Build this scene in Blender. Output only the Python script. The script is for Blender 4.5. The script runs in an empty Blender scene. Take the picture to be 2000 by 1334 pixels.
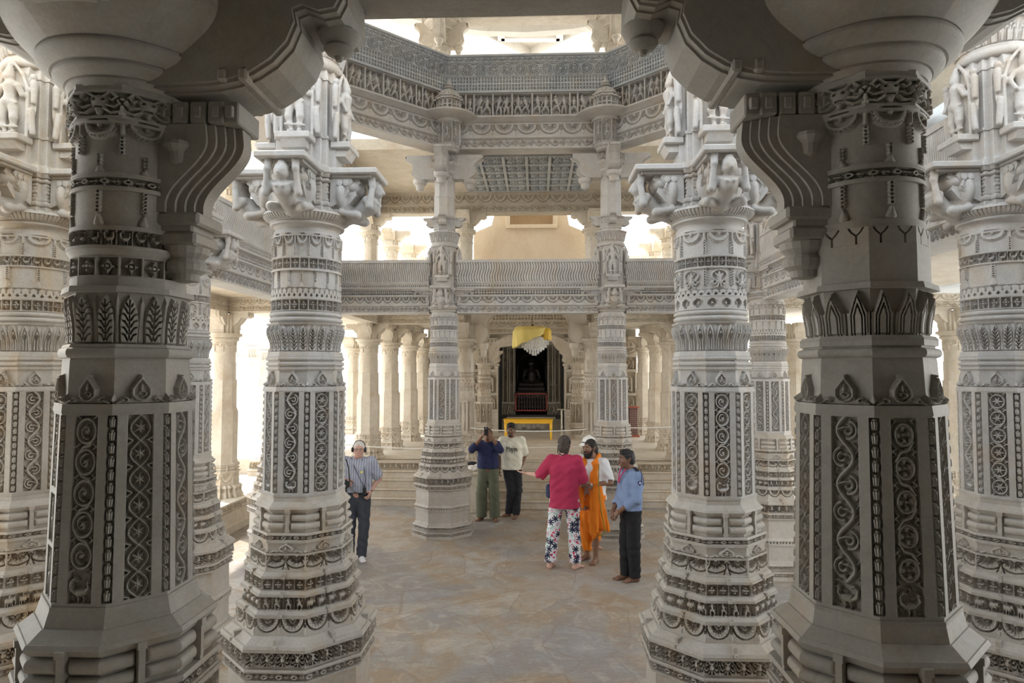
import bpy, math, random
import numpy as np
from mathutils import Vector, Matrix
PI = math.pi
SC = bpy.context.scene
C = SC.collection
# ------------------------------------------------------------------ camera, world, exposure
FPX = 1265.0
CAM = Vector((0.20, -7.92, 2.75))
PITCH, YAW = math.radians(2.63), math.radians(2.26)
cd = bpy.data.cameras.new('camera'); cam = bpy.data.objects.new('camera', cd); C.objects.link(cam)
cd.sensor_width = 36; cd.lens = 36*FPX/2000; cd.clip_start = 0.05; cd.clip_end = 300
cam.location = CAM; cam.rotation_euler = (PI/2+PITCH, 0, YAW)
SC.camera = cam
RC = cam.rotation_euler.to_matrix()

def at(px, py, wy):
    """the point of the place seen at photo pixel (px, py) on the upright plane y = wy"""
    d = RC @ Vector(((px-1000)/FPX, (667-py)/FPX, -1))
    return CAM + d*((wy-CAM.y)/d.y)
def ax(px, wy, z=2.75):
    """x of an upright axis seen at pixel column px on plane y = wy"""
    return at(px, 725, wy).x
def on_floor(px, py, z=0.0):
    d = RC @ Vector(((px-1000)/FPX, (667-py)/FPX, -1))
    return CAM + d*((z-CAM.z)/d.z)

w = bpy.data.worlds.new('sky'); SC.world = w; w.use_nodes = True
wn = w.node_tree.nodes; wl = w.node_tree.links
bg = wn['Background']; tc = wn.new('ShaderNodeTexCoord'); sp = wn.new('ShaderNodeSeparateXYZ')
rp = wn.new('ShaderNodeValToRGB'); wl.new(tc.outputs['Generated'], sp.inputs[0]); wl.new(sp.outputs['Z'], rp.inputs[0])
rp.color_ramp.elements[0].position = 0.0; rp.color_ramp.elements[0].color = (1.0, 0.97, 0.92, 1)
rp.color_ramp.elements[1].position = 0.7; rp.color_ramp.elements[1].color = (0.80, 0.90, 1.0, 1)
wl.new(rp.outputs[0], bg.inputs['Color']); bg.inputs['Strength'].default_value = 5.0
sd = bpy.data.lights.new('sun', 'SUN'); sd.energy = 9.0; sd.angle = math.radians(1.5); sd.color = (1.0, 0.93, 0.82)
sun = bpy.data.objects.new('sun', sd); C.objects.link(sun)
sun.rotation_euler = Vector((0.62, -0.50, -1.05)).to_track_quat('-Z', 'Y').to_euler()
SC.view_settings.view_transform = 'Standard'; SC.view_settings.look = 'None'
SC.view_settings.gamma = 1; SC.view_settings.use_curve_mapping = False
SC.view_settings.exposure = -0.30
SC.cycles.max_bounces = 8; SC.cycles.diffuse_bounces = 6; SC.cycles.glossy_bounces = 2
SC.cycles.sample_clamp_indirect = 6.0

# ------------------------------------------------------------------ materials
def mat(name, col=(.6,.6,.6), rough=.6, metal=0.0):
    m = bpy.data.materials.new(name); m.use_nodes = True
    b = m.node_tree.nodes['Principled BSDF']
    b.inputs['Base Color'].default_value = (*col, 1); b.inputs['Roughness'].default_value = rough
    b.inputs['Metallic'].default_value = metal
    m['b'] = 0
    return m
def nd(m, t, **k):
    n = m.node_tree.nodes.new(t)
    for a, v in k.items():
        if a in n.inputs: n.inputs[a].default_value = v
        else: setattr(n, a, v)
    return n
def ln(m, a, b): m.node_tree.links.new(a, b)
def ramp(m, fac, stops):
    r = nd(m, 'ShaderNodeValToRGB'); ln(m, fac, r.inputs[0]); e = r.color_ramp.elements
    while len(e) < len(stops): e.new(.5)
    for i, (p, c) in enumerate(stops):
        e[i].position = p; e[i].color = (*c, 1) if len(c) == 3 else c
    return r.outputs[0]
def mixc(m, fac, a, b, mode='MIX'):
    n = nd(m, 'ShaderNodeMix'); n.data_type = 'RGBA'; n.blend_type = mode
    if hasattr(fac, 'links'): ln(m, fac, n.inputs[0])
    else: n.inputs[0].default_value = fac
    for v, s in ((a, 6), (b, 7)):
        if hasattr(v, 'links'): ln(m, v, n.inputs[s])
        else: n.inputs[s].default_value = (*v, 1)
    return n.outputs[2]
def stone(name, c1, c2, stain, amount=.5, rough=.62, scale=1.0, vein=.25, grain=.25):
    """weathered marble: two tones in clouds, ochre stains, grey veins, fine grain"""
    m = mat(name, c1, rough); b = m.node_tree.nodes['Principled BSDF']
    tcn = nd(m, 'ShaderNodeTexCoord'); oi = nd(m, 'ShaderNodeObjectInfo')
    ad = nd(m, 'ShaderNodeVectorMath', operation='ADD'); ml = nd(m, 'ShaderNodeVectorMath', operation='MULTIPLY')
    cb = nd(m, 'ShaderNodeCombineXYZ')
    for i in range(3): ln(m, oi.outputs['Random'], cb.inputs[i])
    ln(m, cb.outputs[0], ml.inputs[0]); ml.inputs[1].default_value = (17, 31, 23)
    ln(m, tcn.outputs['Object'], ad.inputs[0]); ln(m, ml.outputs[0], ad.inputs[1]); P = ad.outputs[0]
    n1 = nd(m, 'ShaderNodeTexNoise', Scale=1.7*scale, Detail=6.0, Roughness=.62); ln(m, P, n1.inputs['Vector'])
    base = mixc(m, ramp(m, n1.outputs[0], [(.35, (0,0,0)), (.65, (1,1,1))]), c1, c2)
    n2 = nd(m, 'ShaderNodeTexNoise', Scale=2.6*scale, Detail=8.0, Roughness=.7, Distortion=.6)
    mp = nd(m, 'ShaderNodeMapping'); mp.inputs['Scale'].default_value = (1, 1, .55); ln(m, P, mp.inputs[0]); ln(m, mp.outputs[0], n2.inputs['Vector'])
    base = mixc(m, ramp(m, n2.outputs[0], [(.50, (0,0,0)), (.74, (amount,)*3)]), base, stain)
    n3 = nd(m, 'ShaderNodeTexNoise', Scale=1.1*scale, Detail=5.0, Distortion=2.4); ln(m, P, n3.inputs['Vector'])
    base = mixc(m, ramp(m, n3.outputs[0], [(.475, (0,0,0)), (.5, (vein,)*3), (.525, (0,0,0))]), base, tuple(x*.62 for x in c1))
    n4 = nd(m, 'ShaderNodeTexNoise', Scale=70.0, Detail=3.0); ln(m, P, n4.inputs['Vector'])
    base = mixc(m, grain, base, ramp(m, n4.outputs[0], [(.3, (.55,.54,.52)), (.7, (1,1,1))]), 'MULTIPLY')
    n5 = nd(m, 'ShaderNodeTexNoise', Scale=14.0, Detail=4.0, Roughness=.7); ln(m, P, n5.inputs['Vector'])
    base = mixc(m, min(.5, amount*.6), base, ramp(m, n5.outputs[0], [(.35, (.80,.76,.70)), (.65, (1,1,1))]), 'MULTIPLY')
    ln(m, base, b.inputs['Base Color'])
    bp = nd(m, 'ShaderNodeBump', Strength=.18, Distance=.004); ln(m, n4.outputs[0], bp.inputs['Height']); ln(m, bp.outputs[0], b.inputs['Normal'])
    return m
M = {}
M['ring'] = stone('grey_white_marble', (.56,.54,.515), (.46,.45,.44), (.50,.39,.27), .75)
M['ochre'] = stone('ochre_stained_marble', (.60,.55,.48), (.50,.45,.38), (.55,.36,.16), .9)
M['ringb'] = stone('stained_base_marble', (.55,.515,.465), (.46,.43,.39), (.47,.34,.20), .9)
M['step'] = stone('worn_step_stone', (.58,.52,.43), (.46,.39,.30), (.42,.28,.15), .9)
M['cream'] = stone('cream_marble', (.72,.66,.57), (.62,.56,.46), (.50,.37,.24), .7)
M['warm'] = stone('warm_carved_marble', (.58,.53,.45), (.50,.44,.36), (.44,.33,.21), .7)
M['front'] = stone('shaded_marble', (.39,.37,.335), (.32,.305,.275), (.40,.30,.20), .7)  # same marble, its colour darkened to stand for the front hall's shade
M['grey'] = stone('blue_grey_marble', (.50,.51,.51), (.37,.40,.43), (.46,.40,.32), .5, vein=.4)
M['white'] = stone('whitewashed_stone', (.82,.80,.76), (.74,.71,.66), (.60,.54,.46), .3)
M['plaster'] = stone('ochre_cream_plaster', (.78,.66,.50), (.72,.60,.45), (.60,.44,.28), .5, vein=.0, grain=.1, scale=.6)
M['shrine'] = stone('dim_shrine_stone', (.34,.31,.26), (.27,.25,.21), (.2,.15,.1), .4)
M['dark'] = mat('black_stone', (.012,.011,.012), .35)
M['void'] = stone('near_black_stone', (.03,.027,.025), (.02,.02,.02), (.03,.02,.015), .3)  # near-black stone lining the inner chamber

# ------------------------------------------------------------------ object helpers
def ob(name, me, m=None, parent=None, loc=None, rot=None):
    o = bpy.data.objects.new(name, me); C.objects.link(o)
    if m is not None and me is not None and not me.materials: me.materials.append(m)
    if parent is not None: o.parent = parent
    if loc is not None: o.location = loc
    if rot is not None: o.rotation_euler = rot
    return o
def thing(name, label, cat, loc=(0,0,0), rz=0, group=None):
    o = ob(name, None, loc=loc, rot=(0,0,rz)); tag(o, label, cat, group); return o
def tag(o, label, cat, group=None, kind=None):
    o['label'] = label; o['category'] = cat; o['kind'] = kind or 'thing'
    if group: o['group'] = group
    return o
def struct(o, label=None):
    o['kind'] = 'structure'
    if label: o['label'] = label
    return o
def copy_tree(o, parent=None):
    c = o.copy(); C.objects.link(c)
    if parent is not None: c.parent = parent
    for ch in list(o.children): copy_tree(ch, c)
    return c
def np_mesh(name, V, F, smooth=False, uv=None):
    """V (n,3), F list of arrays (m,4)/(m,3)"""
    me = bpy.data.meshes.new(name)
    V = np.ascontiguousarray(V, dtype=np.float32)
    Fs = F if isinstance(F, list) else [F]
    Fs = [np.ascontiguousarray(f, dtype=np.int32) for f in Fs if len(f)]
    tot = np.concatenate([np.full(len(f), f.shape[1], np.int32) for f in Fs])
    loops = np.concatenate([f.ravel() for f in Fs])
    me.vertices.add(len(V)); me.vertices.foreach_set('co', V.ravel())
    me.loops.add(len(loops)); me.loops.foreach_set('vertex_index', loops)
    me.polygons.add(len(tot))
    st = np.zeros(len(tot), np.int32); st[1:] = np.cumsum(tot)[:-1]
    me.polygons.foreach_set('loop_start', st)
    me.polygons.foreach_set('use_smooth', np.full(len(tot), smooth))
    me.update(calc_edges=True)
    return me

class MB:
    """collects plain solids; build() makes ONE mesh"""
    def __init__(s): s.v = []; s.f = []
    def add(s, vs, fs):
        n = len(s.v); s.v += [tuple(v) for v in vs]; s.f += [tuple(i+n for i in f) for f in fs]; return s
    def box(s, c, d, bev=0.0, R=None):
        x, y, z = (k/2 for k in d); b = min(bev, x*.9, y*.9, z*.9)
        if b <= 0:
            vs = [(sx*x, sy*y, sz*z) for sz in (-1,1) for sy in (-1,1) for sx in (-1,1)]
            fs = [(0,2,3,1),(4,5,7,6),(0,1,5,4),(2,6,7,3),(0,4,6,2),(1,3,7,5)]
        else:
            pl = [(-x+b,-y),(x-b,-y),(x,-y+b),(x,y-b),(x-b,y),(-x+b,y),(-x,y-b),(-x,-y+b)]
            pi = [(-x+b,-y+b),(x-b,-y+b),(x-b,-y+b),(x-b,y-b),(x-b,y-b),(-x+b,y-b),(-x+b,y-b),(-x+b,-y+b)]
            vs = [(*p,-z) for p in pi]+[(*p,-z+b) for p in pl]+[(*p,z-b) for p in pl]+[(*p,z) for p in pi]
            fs = [tuple(range(7,-1,-1)), tuple(range(24,32))]
            for r in range(3):
                for i in range(8):
                    j = (i+1) % 8; fs.append((r*8+i, r*8+j, r*8+8+j, r*8+8+i))
        vs = [Vector(v) for v in vs]
        if R is not None: vs = [R @ v for v in vs]
        c = Vector(c); return s.add([v+c for v in vs], fs)
    def lathe(s, prof, n=24, c=(0,0,0), R=None, caps=True):
        vs = []; fs = []; c = Vector(c)
        for r, z in prof:
            for i in range(n):
                a = 2*PI*i/n; v = Vector((r*math.cos(a), r*math.sin(a), z)); vs.append((R @ v if R is not None else v)+c)
        for k in range(len(prof)-1):
            for i in range(n):
                j = (i+1) % n; fs.append((k*n+i, k*n+j, (k+1)*n+j, (k+1)*n+i))
        if caps: fs.append(tuple(range(n-1, -1, -1))); fs.append(tuple((len(prof)-1)*n+i for i in range(n)))
        return s.add(vs, fs)
    def tube(s, pts, r, n=8):
        pts = [Vector(p) for p in pts]; vs = []; fs = []
        rs = r if isinstance(r, (list, tuple)) else [r]*len(pts)
        up = Vector((0,0,1))
        for k, p in enumerate(pts):
            t = (pts[min(k+1, len(pts)-1)]-pts[max(k-1, 0)]).normalized()
            if abs(t.dot(up)) > .95: a = t.cross(Vector((1,0,0))).normalized()
            else: a = t.cross(up).normalized()
            b = t.cross(a)
            for i in range(n):
                q = 2*PI*i/n; vs.append(p+(a*math.cos(q)+b*math.sin(q))*rs[k])
        for k in range(len(pts)-1):
            for i in range(n):
                j = (i+1) % n; fs.append((k*n+i, (k+1)*n+i, (k+1)*n+j, k*n+j))
        fs.append(tuple(range(n))); fs.append(tuple((len(pts)-1)*n+i for i in range(n-1, -1, -1)))
        return s.add(vs, fs)
    def prism(s, poly, a, b, axis='y'):
        """poly (u,v) extruded from a to b; axis y: u=x v=z; axis x: u=y v=z; axis z: u=x v=y"""
        f = {'y': lambda u,v,t: (u,t,v), 'x': lambda u,v,t: (t,u,v), 'z': lambda u,v,t: (u,v,t)}[axis]
        n = len(poly); vs = [f(u,v,a) for u,v in poly]+[f(u,v,b) for u,v in poly]
        fs = [tuple(range(n)), tuple(range(2*n-1, n-1, -1))]+[(i, n+i, n+(i+1)%n, (i+1)%n) for i in range(n)]
        return s.add(vs, fs)
    def build(s, name, m, parent=None, loc=None, rot=None, smooth=False, me_only=False):
        me = bpy.data.meshes.new(name); me.from_pydata([tuple(v) for v in s.v], [], s.f); me.update()
        import bmesh
        bm = bmesh.new(); bm.from_mesh(me); bmesh.ops.recalc_face_normals(bm, faces=bm.faces)
        if smooth:
            for f in bm.faces: f.smooth = True
            for e in bm.edges:
                if len(e.link_faces) == 2 and e.calc_face_angle(0) > .7: e.smooth = False
        bm.to_mesh(me); bm.free()
        if me_only:
            me.materials.append(m); return me
        return ob(name, me, m, parent, loc, rot)

# ------------------------------------------------------------------ soft solids (distance fields) -> one continuous surface
def _nets(F, org, vx):
    S = F < 0
    nx, ny, nz = F.shape
    s = S[:-1,:-1,:-1].astype(np.int8)
    cnt = np.zeros((nx-1, ny-1, nz-1), np.int8)
    for i in (0,1):
        for j in (0,1):
            for k in (0,1): cnt += S[i:nx-1+i, j:ny-1+j, k:nz-1+k]
    act = (cnt > 0) & (cnt < 8)
    I, J, K = np.nonzero(act)
    idx = np.full(act.shape, -1, np.int32); idx[I,J,K] = np.arange(len(I))
    acc = np.zeros((len(I), 3)); num = np.zeros(len(I))
    cor = [(0,0,0),(1,0,0),(0,1,0),(1,1,0),(0,0,1),(1,0,1),(0,1,1),(1,1,1)]
    val = [F[I+a, J+b, K+c] for a,b,c in cor]
    for a in range(8):
        for b in range(a+1, 8):
            ca, cb = cor[a], cor[b]
            if sum(x != y for x, y in zip(ca, cb)) != 1: continue
            fa, fb = val[a], val[b]; m = (fa < 0) != (fb < 0)
            t = np.where(m, fa/np.where(m, fa-fb, 1), 0)
            for d in range(3): acc[:,d] += m*(ca[d]+t*(cb[d]-ca[d]))
            num += m
    V = (np.stack([I,J,K],1)+acc/num[:,None])*vx+org
    Q = []
    for d in range(3):
        sl = [slice(None)]*3; sh = [slice(None)]*3
        sl[d] = slice(0,-1); sh[d] = slice(1,None)
        A = S[tuple(sl)]; B = S[tuple(sh)]
        c = np.argwhere(A != B); inside = A[tuple(c.T)]
        e1, e2 = [(1,2),(2,0),(0,1)][d]
        ok = (c[:,e1] > 0) & (c[:,e2] > 0) & (c[:,e1] < act.shape[e1]) & (c[:,e2] < act.shape[e2])
        c = c[ok]; inside = inside[ok]
        def g(o1, o2):
            q = c.copy(); q[:,e1] -= o1; q[:,e2] -= o2; return idx[q[:,0], q[:,1], q[:,2]]
        q = np.stack([g(1,1), g(0,1), g(0,0), g(1,0)], 1)
        q[~inside] = q[~inside][:, ::-1]
        Q.append(q[(q >= 0).all(1)])
    return V, np.concatenate(Q)
def cap(a, b, ra, rb=None, k=.02, fl=None): return ('c', np.array(a, float), np.array(b, float), ra, ra if rb is None else rb, k, fl)
def ell(c, r, k=.02, R=None): return ('e', np.array(c, float), np.array(r, float), None if R is None else np.array(R), 0, k, None)
def soft(prims, vx, cuts=(), warp=None):
    """union of tapered capsules / ellipsoids, then cut by half spaces (point, normal): keeps the side the normal points away from"""
    lo = np.full(3, 1e9); hi = -lo
    bb = []
    for p in prims:
        if p[0] == 'c': r = max(p[3], p[4]); a = np.minimum(p[1], p[2])-r; b = np.maximum(p[1], p[2])+r
        else: r = p[2].max(); a = p[1]-r; b = p[1]+r
        bb.append((a, b)); lo = np.minimum(lo, a); hi = np.maximum(hi, b)
    lo -= 3*vx; hi += 3*vx
    n = np.ceil((hi-lo)/vx).astype(int)+1
    F = np.full(tuple(n), .5, np.float32)
    for p, (a, b) in zip(prims, bb):
        k = p[5]; pad = abs(k)+3*vx
        i0 = np.clip(np.floor((a-pad-lo)/vx).astype(int), 0, n); i1 = np.clip(np.ceil((b+pad-lo)/vx).astype(int)+1, 0, n)
        X, Y, Z = np.meshgrid(*[lo[d]+vx*np.arange(i0[d], i1[d]) for d in range(3)], indexing='ij', sparse=True)
        if p[0] == 'c':
            A, B = p[1], p[2]; ab = B-A; L = max((ab**2).sum(), 1e-9)
            t = np.clip(((X-A[0])*ab[0]+(Y-A[1])*ab[1]+(Z-A[2])*ab[2])/L, 0, 1)
            dx, dy, dz = X-A[0]-t*ab[0], Y-A[1]-t*ab[1], Z-A[2]-t*ab[2]
            if p[6] is not None:
                fx, fy, fz = p[6]; d = np.sqrt((dx/fx)**2+(dy/fy)**2+(dz/fz)**2)*min(1, fx, fy, fz)-(p[3]+t*(p[4]-p[3]))*min(1, fx, fy, fz)
            else: d = np.sqrt(dx*dx+dy*dy+dz*dz)-(p[3]+t*(p[4]-p[3]))
        else:
            dx, dy, dz = X-p[1][0], Y-p[1][1], Z-p[1][2]
            if p[3] is not None:
                R = p[3]; dx, dy, dz = R[0,0]*dx+R[1,0]*dy+R[2,0]*dz, R[0,1]*dx+R[1,1]*dy+R[2,1]*dz, R[0,2]*dx+R[1,2]*dy+R[2,2]*dz
            r = p[2]; q = np.sqrt((dx/r[0])**2+(dy/r[1])**2+(dz/r[2])**2); d = (q-1)*r.min()
        s = tuple(slice(i0[q], i1[q]) for q in range(3)); f = F[s]
        if k < 0:   # carve away
            F[s] = np.maximum(f, -d); continue
        h = np.clip(.5+.5*(f-d)/k, 0, 1) if k > 1e-6 else (f > d).astype(np.float32)
        F[s] = f*(1-h)+d*h-k*h*(1-h)
    if warp is not None or cuts:
        X, Y, Z = np.meshgrid(*[(lo[d]+vx*np.arange(n[d])).astype(np.float32) for d in range(3)], indexing='ij', sparse=True)
        if warp is not None: F = F+warp(X, Y, Z)
        for c in cuts:
            pt, nr = c[0], c[1]
            F = np.maximum(F, (X-pt[0])*nr[0]+(Y-pt[1])*nr[1]+(Z-pt[2])*nr[2])
    F[0], F[-1] = 1, 1; F[:,0], F[:,-1] = 1, 1; F[:,:,0], F[:,:,-1] = 1, 1
    return _nets(F.astype(np.float32), lo, vx)
def soft_ob(name, prims, vx, m, parent=None, cuts=(), warp=None, loc=None, rot=None, me_only=False):
    V, Q = soft(prims, vx, cuts, warp)
    me = np_mesh(name, V, Q, True)
    me.materials.append(m)
    return me if me_only else ob(name, me, m, parent, loc, rot)
# ------------------------------------------------------------------ carving patterns as height tiles (0 ground .. 1 face)
class Cv:
    def __init__(s, w, h, res=110, wrap=True):
        s.w, s.h, s.res = w, h, res; s.nx, s.ny = max(4, int(round(w*res))), max(4, int(round(h*res)))
        s.H = np.zeros((s.ny, s.nx)); s.wrap = wrap
        s.xs = (np.arange(s.nx)+.5)/s.nx*w; s.ys = (np.arange(s.ny)+.5)/s.ny*h
    def _ap(s, f, x0, x1, y0, y1, cut):
        for ox in ((-s.w, 0, s.w) if s.wrap else (0,)):
            i0, i1 = np.searchsorted(s.xs, (x0+ox, x1+ox)); j0, j1 = np.searchsorted(s.ys, (y0, y1))
            if i1 <= i0 or j1 <= j0: continue
            v = f(s.xs[None, i0:i1]-ox, s.ys[j0:j1, None]); A = s.H[j0:j1, i0:i1]
            if cut: np.minimum(A, 1-v, out=A)
            else: np.maximum(A, v, out=A)
    def seg(s, a, b, ra, rb=None, h=1, flat=0, cut=0):
        rb = ra if rb is None else rb; r = max(ra, rb); (ax_, ay), (bx, by) = a, b
        def f(X, Y):
            dx, dy = bx-ax_, by-ay; L = dx*dx+dy*dy+1e-12
            t = np.clip(((X-ax_)*dx+(Y-ay)*dy)/L, 0, 1); d = np.hypot(X-ax_-t*dx, Y-ay-t*dy)/(ra+t*(rb-ra))
            return h*np.clip((1-d)*4, 0, 1) if flat else h*np.sqrt(np.clip(1-d*d, 0, 1))
        s._ap(f, min(ax_, bx)-r, max(ax_, bx)+r, min(ay, by)-r, max(ay, by)+r, cut); return s
    def path(s, pts, r, r2=None, **k):
        n = len(pts)-1; r2 = r if r2 is None else r2
        for i in range(n): s.seg(pts[i], pts[i+1], r+(r2-r)*i/n, r+(r2-r)*(i+1)/n, **k)
        return s
    def disc(s, c, r, h=1, flat=0, cut=0): return s.seg(c, c, r, r, h, flat, cut)
    def ring(s, c, r, w, h=1, a0=0, a1=2*PI, cut=0, n=0):
        n = n or 26; return s.path([(c[0]+r*math.cos(a0+(a1-a0)*i/n), c[1]+r*math.sin(a0+(a1-a0)*i/n)) for i in range(n+1)], w, h=h, cut=cut)
    def rect(s, x0, x1, y0, y1, h=1, cut=0):
        s._ap(lambda X, Y: h*np.ones(np.broadcast(X, Y).shape), x0, x1, y0, y1, cut); return s
    def poly(s, pts, h=1, cut=0, soft=.02):
        P = pts; xs = [p[0] for p in P]; ys = [p[1] for p in P]
        def f(X, Y):
            ins = np.zeros(np.broadcast(X, Y).shape, bool); dm = np.full(ins.shape, 9.)
            for i in range(len(P)):
                (x1, y1), (x2, y2) = P[i], P[(i+1) % len(P)]
                c = ((y1 > Y) != (y2 > Y)) & (X < (x2-x1)*(Y-y1)/(y2-y1+1e-12)+x1); ins ^= c
                L = (x2-x1)**2+(y2-y1)**2+1e-12; t = np.clip(((X-x1)*(x2-x1)+(Y-y1)*(y2-y1))/L, 0, 1)
                dm = np.minimum(dm, np.hypot(X-x1-t*(x2-x1), Y-y1-t*(y2-y1)))
            return h*np.where(ins, np.clip(dm/soft, 0, 1), 0)
        s._ap(f, min(xs), max(xs), min(ys), max(ys), cut); return s
    def frame(s, bx, by, h=1):
        if bx: s.rect(0, bx, 0, s.h, h); s.rect(s.w-bx, s.w, 0, s.h, h)
        if by: s.rect(0, s.w, 0, by, h); s.rect(0, s.w, s.h-by, s.h, h)
        return s
def pol(c, r, a): return (c[0]+r*math.cos(a), c[1]+r*math.sin(a))
def spiral(c, r, a0, turns, n=22, s=1, end=.15):
    return [pol(c, r*(1-(1-end)*i/n), a0+s*turns*2*PI*i/n) for i in range(n+1)]
def figure2(c, x, y, h, sd, hh=1.0):
    """a small dancing or standing figure in relief"""
    r = random.Random(sd); q = r.uniform(-.07, .07); fl = r.choice((-1, 1))
    hd = (x+q*h, y+.90*h); nk = (x+q*h*.8, y+.80*h); ws = (x-q*h*.4, y+.55*h); hp = (x+q*h*.3, y+.47*h)
    c.disc(hd, .085*h, hh); c.seg((hd[0], hd[1]+.06*h), (hd[0], hd[1]+.13*h), .05*h, .02*h, hh*.9)
    c.seg(nk, ws, .115*h, .075*h, hh); c.seg((hp[0]-.05*h, hp[1]), (hp[0]+.05*h, hp[1]), .085*h, h=hh)
    for s in (-1, 1):
        kn = (hp[0]+s*(.07+r.random()*.14)*h, y+.25*h); ft = (x+s*.08*h, y+.02*h)
        c.seg((hp[0]+s*.05*h, hp[1]), kn, .07*h, .05*h, hh*.95); c.seg(kn, ft, .048*h, .032*h, hh*.9); c.seg(ft, (ft[0]+s*.07*h, ft[1]), .03*h, h=hh*.8)
        el = (nk[0]+s*.2*h, y+r.uniform(.55, .78)*h); hn = (nk[0]+s*r.uniform(.1, .26)*h, y+r.choice((.98, .5, .42))*h)
        c.seg((nk[0]+s*.09*h, nk[1]-.02*h), el, .04*h, .035*h, hh*.85); c.seg(el, hn, .034*h, .028*h, hh*.8)
T = {}
def fill(c, x0, x1, y0, y1, r, seed=0, n=900, h=.8):
    rr = random.Random(seed)
    for _ in range(n):
        x, y = rr.uniform(x0+r*.5, x1-r*.5), rr.uniform(y0+r*.5, y1-r*.5)
        i0, i1 = np.searchsorted(c.xs, (x-r, x+r)); j0, j1 = np.searchsorted(c.ys, (y-r, y+r))
        if i1 > i0 and j1 > j0 and c.H[j0:j1, i0:i1].max() < .3:
            a = rr.uniform(0, 6.28); p = (x, y); c.path([pol(p, r*.9, a+2.4), pol(p, r*.35, a+1.2), pol(p, r*.9, a)], r*.36, r*.2, h=h)
def t_spiral(c, x, y0, y1, R, alt=0):
    n = max(1, round((y1-y0)/(2.15*R))); st = (y1-y0)/n
    for i in range(n):
        k = (x, y0+(i+.5)*st); s = 1 if i % 2 else -1
        if alt == 0:
            c.ring(k, R*.86, R*.13); c.path(spiral(k, R*.56, s*1.5, .9, s=s), R*.11, R*.09)
            for a in range(4): c.path([k, pol(k, R*.17, a*PI/2+.3), pol(k, R*.27, a*PI/2+.9)], R*.11, R*.05)
        elif alt == 1:
            c.ring(k, R*.84, R*.13); c.disc(k, R*.16)
            for a in range(6): c.seg(pol(k, R*.2, a*PI/3), pol(k, R*.66, a*PI/3), R*.15, R*.04); 
            for a in range(6): c.seg(pol(k, R*.62, a*PI/3+.5), pol(k, R*.78, a*PI/3+.5), R*.09, R*.07, .8)
        if alt == 2:
            c.disc(k, R*.78, .75, flat=1); c.ring(k, R*.72, R*.10)
            for a in range(4):
                b_ = a*PI/2+PI/4; c.path([pol(k, R*.22, b_), pol(k, R*.46, b_+.35)], R*.16, R*.09, cut=1); c.seg(pol(k, R*.46, b_+.35), pol(k, R*.5, b_-.2), R*.09, cut=1)
            c.disc(k, R*.12)
        for sx in (-1, 1):
            for sy in (-1, 1):
                c.path([(k[0]+sx*R*.95, k[1]+sy*st*.5), (k[0]+sx*R*.62, k[1]+sy*st*.42), (k[0]+sx*R*.9, k[1]+sy*st*.30)], R*.11, R*.05, h=.9)
        if i < n-1:
            c.path([(x-s*R*.72, k[1]+R*.45), (x-s*R*.3, k[1]+st*.47), (x+s*R*.3, k[1]+st*.53), (x+s*R*.72, k[1]+st-R*.45)], R*.13)
def t_vine(c, x, y0, y1, R, feather=1):
    n = max(2, round((y1-y0)/(1.95*R))); st = (y1-y0)/n
    pts = [(x+.62*R*math.sin(PI*(j/10)), y0+st*j/10) for j in range(n*10+1)]
    c.path(pts, R*.19)
    for i in range(n):
        s = 1 if i % 2 else -1; q = s; k = (x+q*R*.28, y0+(i+.5)*st+.04*R)   # curls sit in the hollow of every bend
        for j, rr_ in enumerate((.28, .62)):
            a0 = PI/2+(PI/2 if q < 0 else -PI/2); a0 = (PI*.5 if q > 0 else PI*.5)+(-1)*q*.2
            c.ring(k, R*rr_, R*.13, a0=a0, a1=a0-q*PI*(1.25-.25*j), h=.97, n=14)
            e = pol(k, R*rr_, a0-q*PI*(1.25-.25*j)); c.disc(e, R*.15, .95)
        c.path([(x-q*R*.62, y0+(i+.5)*st), (x-q*R*.1, y0+(i+.62)*st), (k[0], k[1]+R*.18)], R*.11, R*.07)
        if feather:
            for j in range(3): c.seg((x-q*R*(.80), y0+(i+.12+.28*j)*st), (x-q*R*.98, y0+(i+.24+.28*j)*st), R*.07, R*.04, .85)
def t_lace(c, x, y0, y1, R):
    n = max(2, round((y1-y0)/(1.9*R))); st = (y1-y0)/n
    for s in (-1, 1): c.path([(x+s*.8*R*math.sin(PI*j/8), y0+st*j/8) for j in range(n*8+1)], R*.10)
    for i in range(n):
        k = (x, y0+(i+.5)*st); c.disc(k, R*.15)
        for a in range(6): c.seg(pol(k, R*.16, a*PI/3+PI/6), pol(k, R*.5, a*PI/3+PI/6), R*.12, R*.04, .9)
        for s in (-1, 1): c.path([(x+s*R*.98, y0+i*st+.1*st), (x+s*R*.6, y0+i*st+.02*st), (x+s*R*.98, y0+i*st-.1*st)], R*.09)
def t_bells(c, x, y0, y1, R, st=None):
    n = max(2, round((y1-y0)/(st or 2.6*R))); st = (y1-y0)/n
    for i in range(n):
        y = y0+i*st
        for o in (-.45, 0, .45): c.seg((x+o*R, y+.2*st), (x+o*R*1.35, y+.66*st), R*.34, R*.42, .95)
        c.seg((x-R*.35, y+.86*st), (x+R*.35, y+.86*st), st*.10, h=.8)
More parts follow.
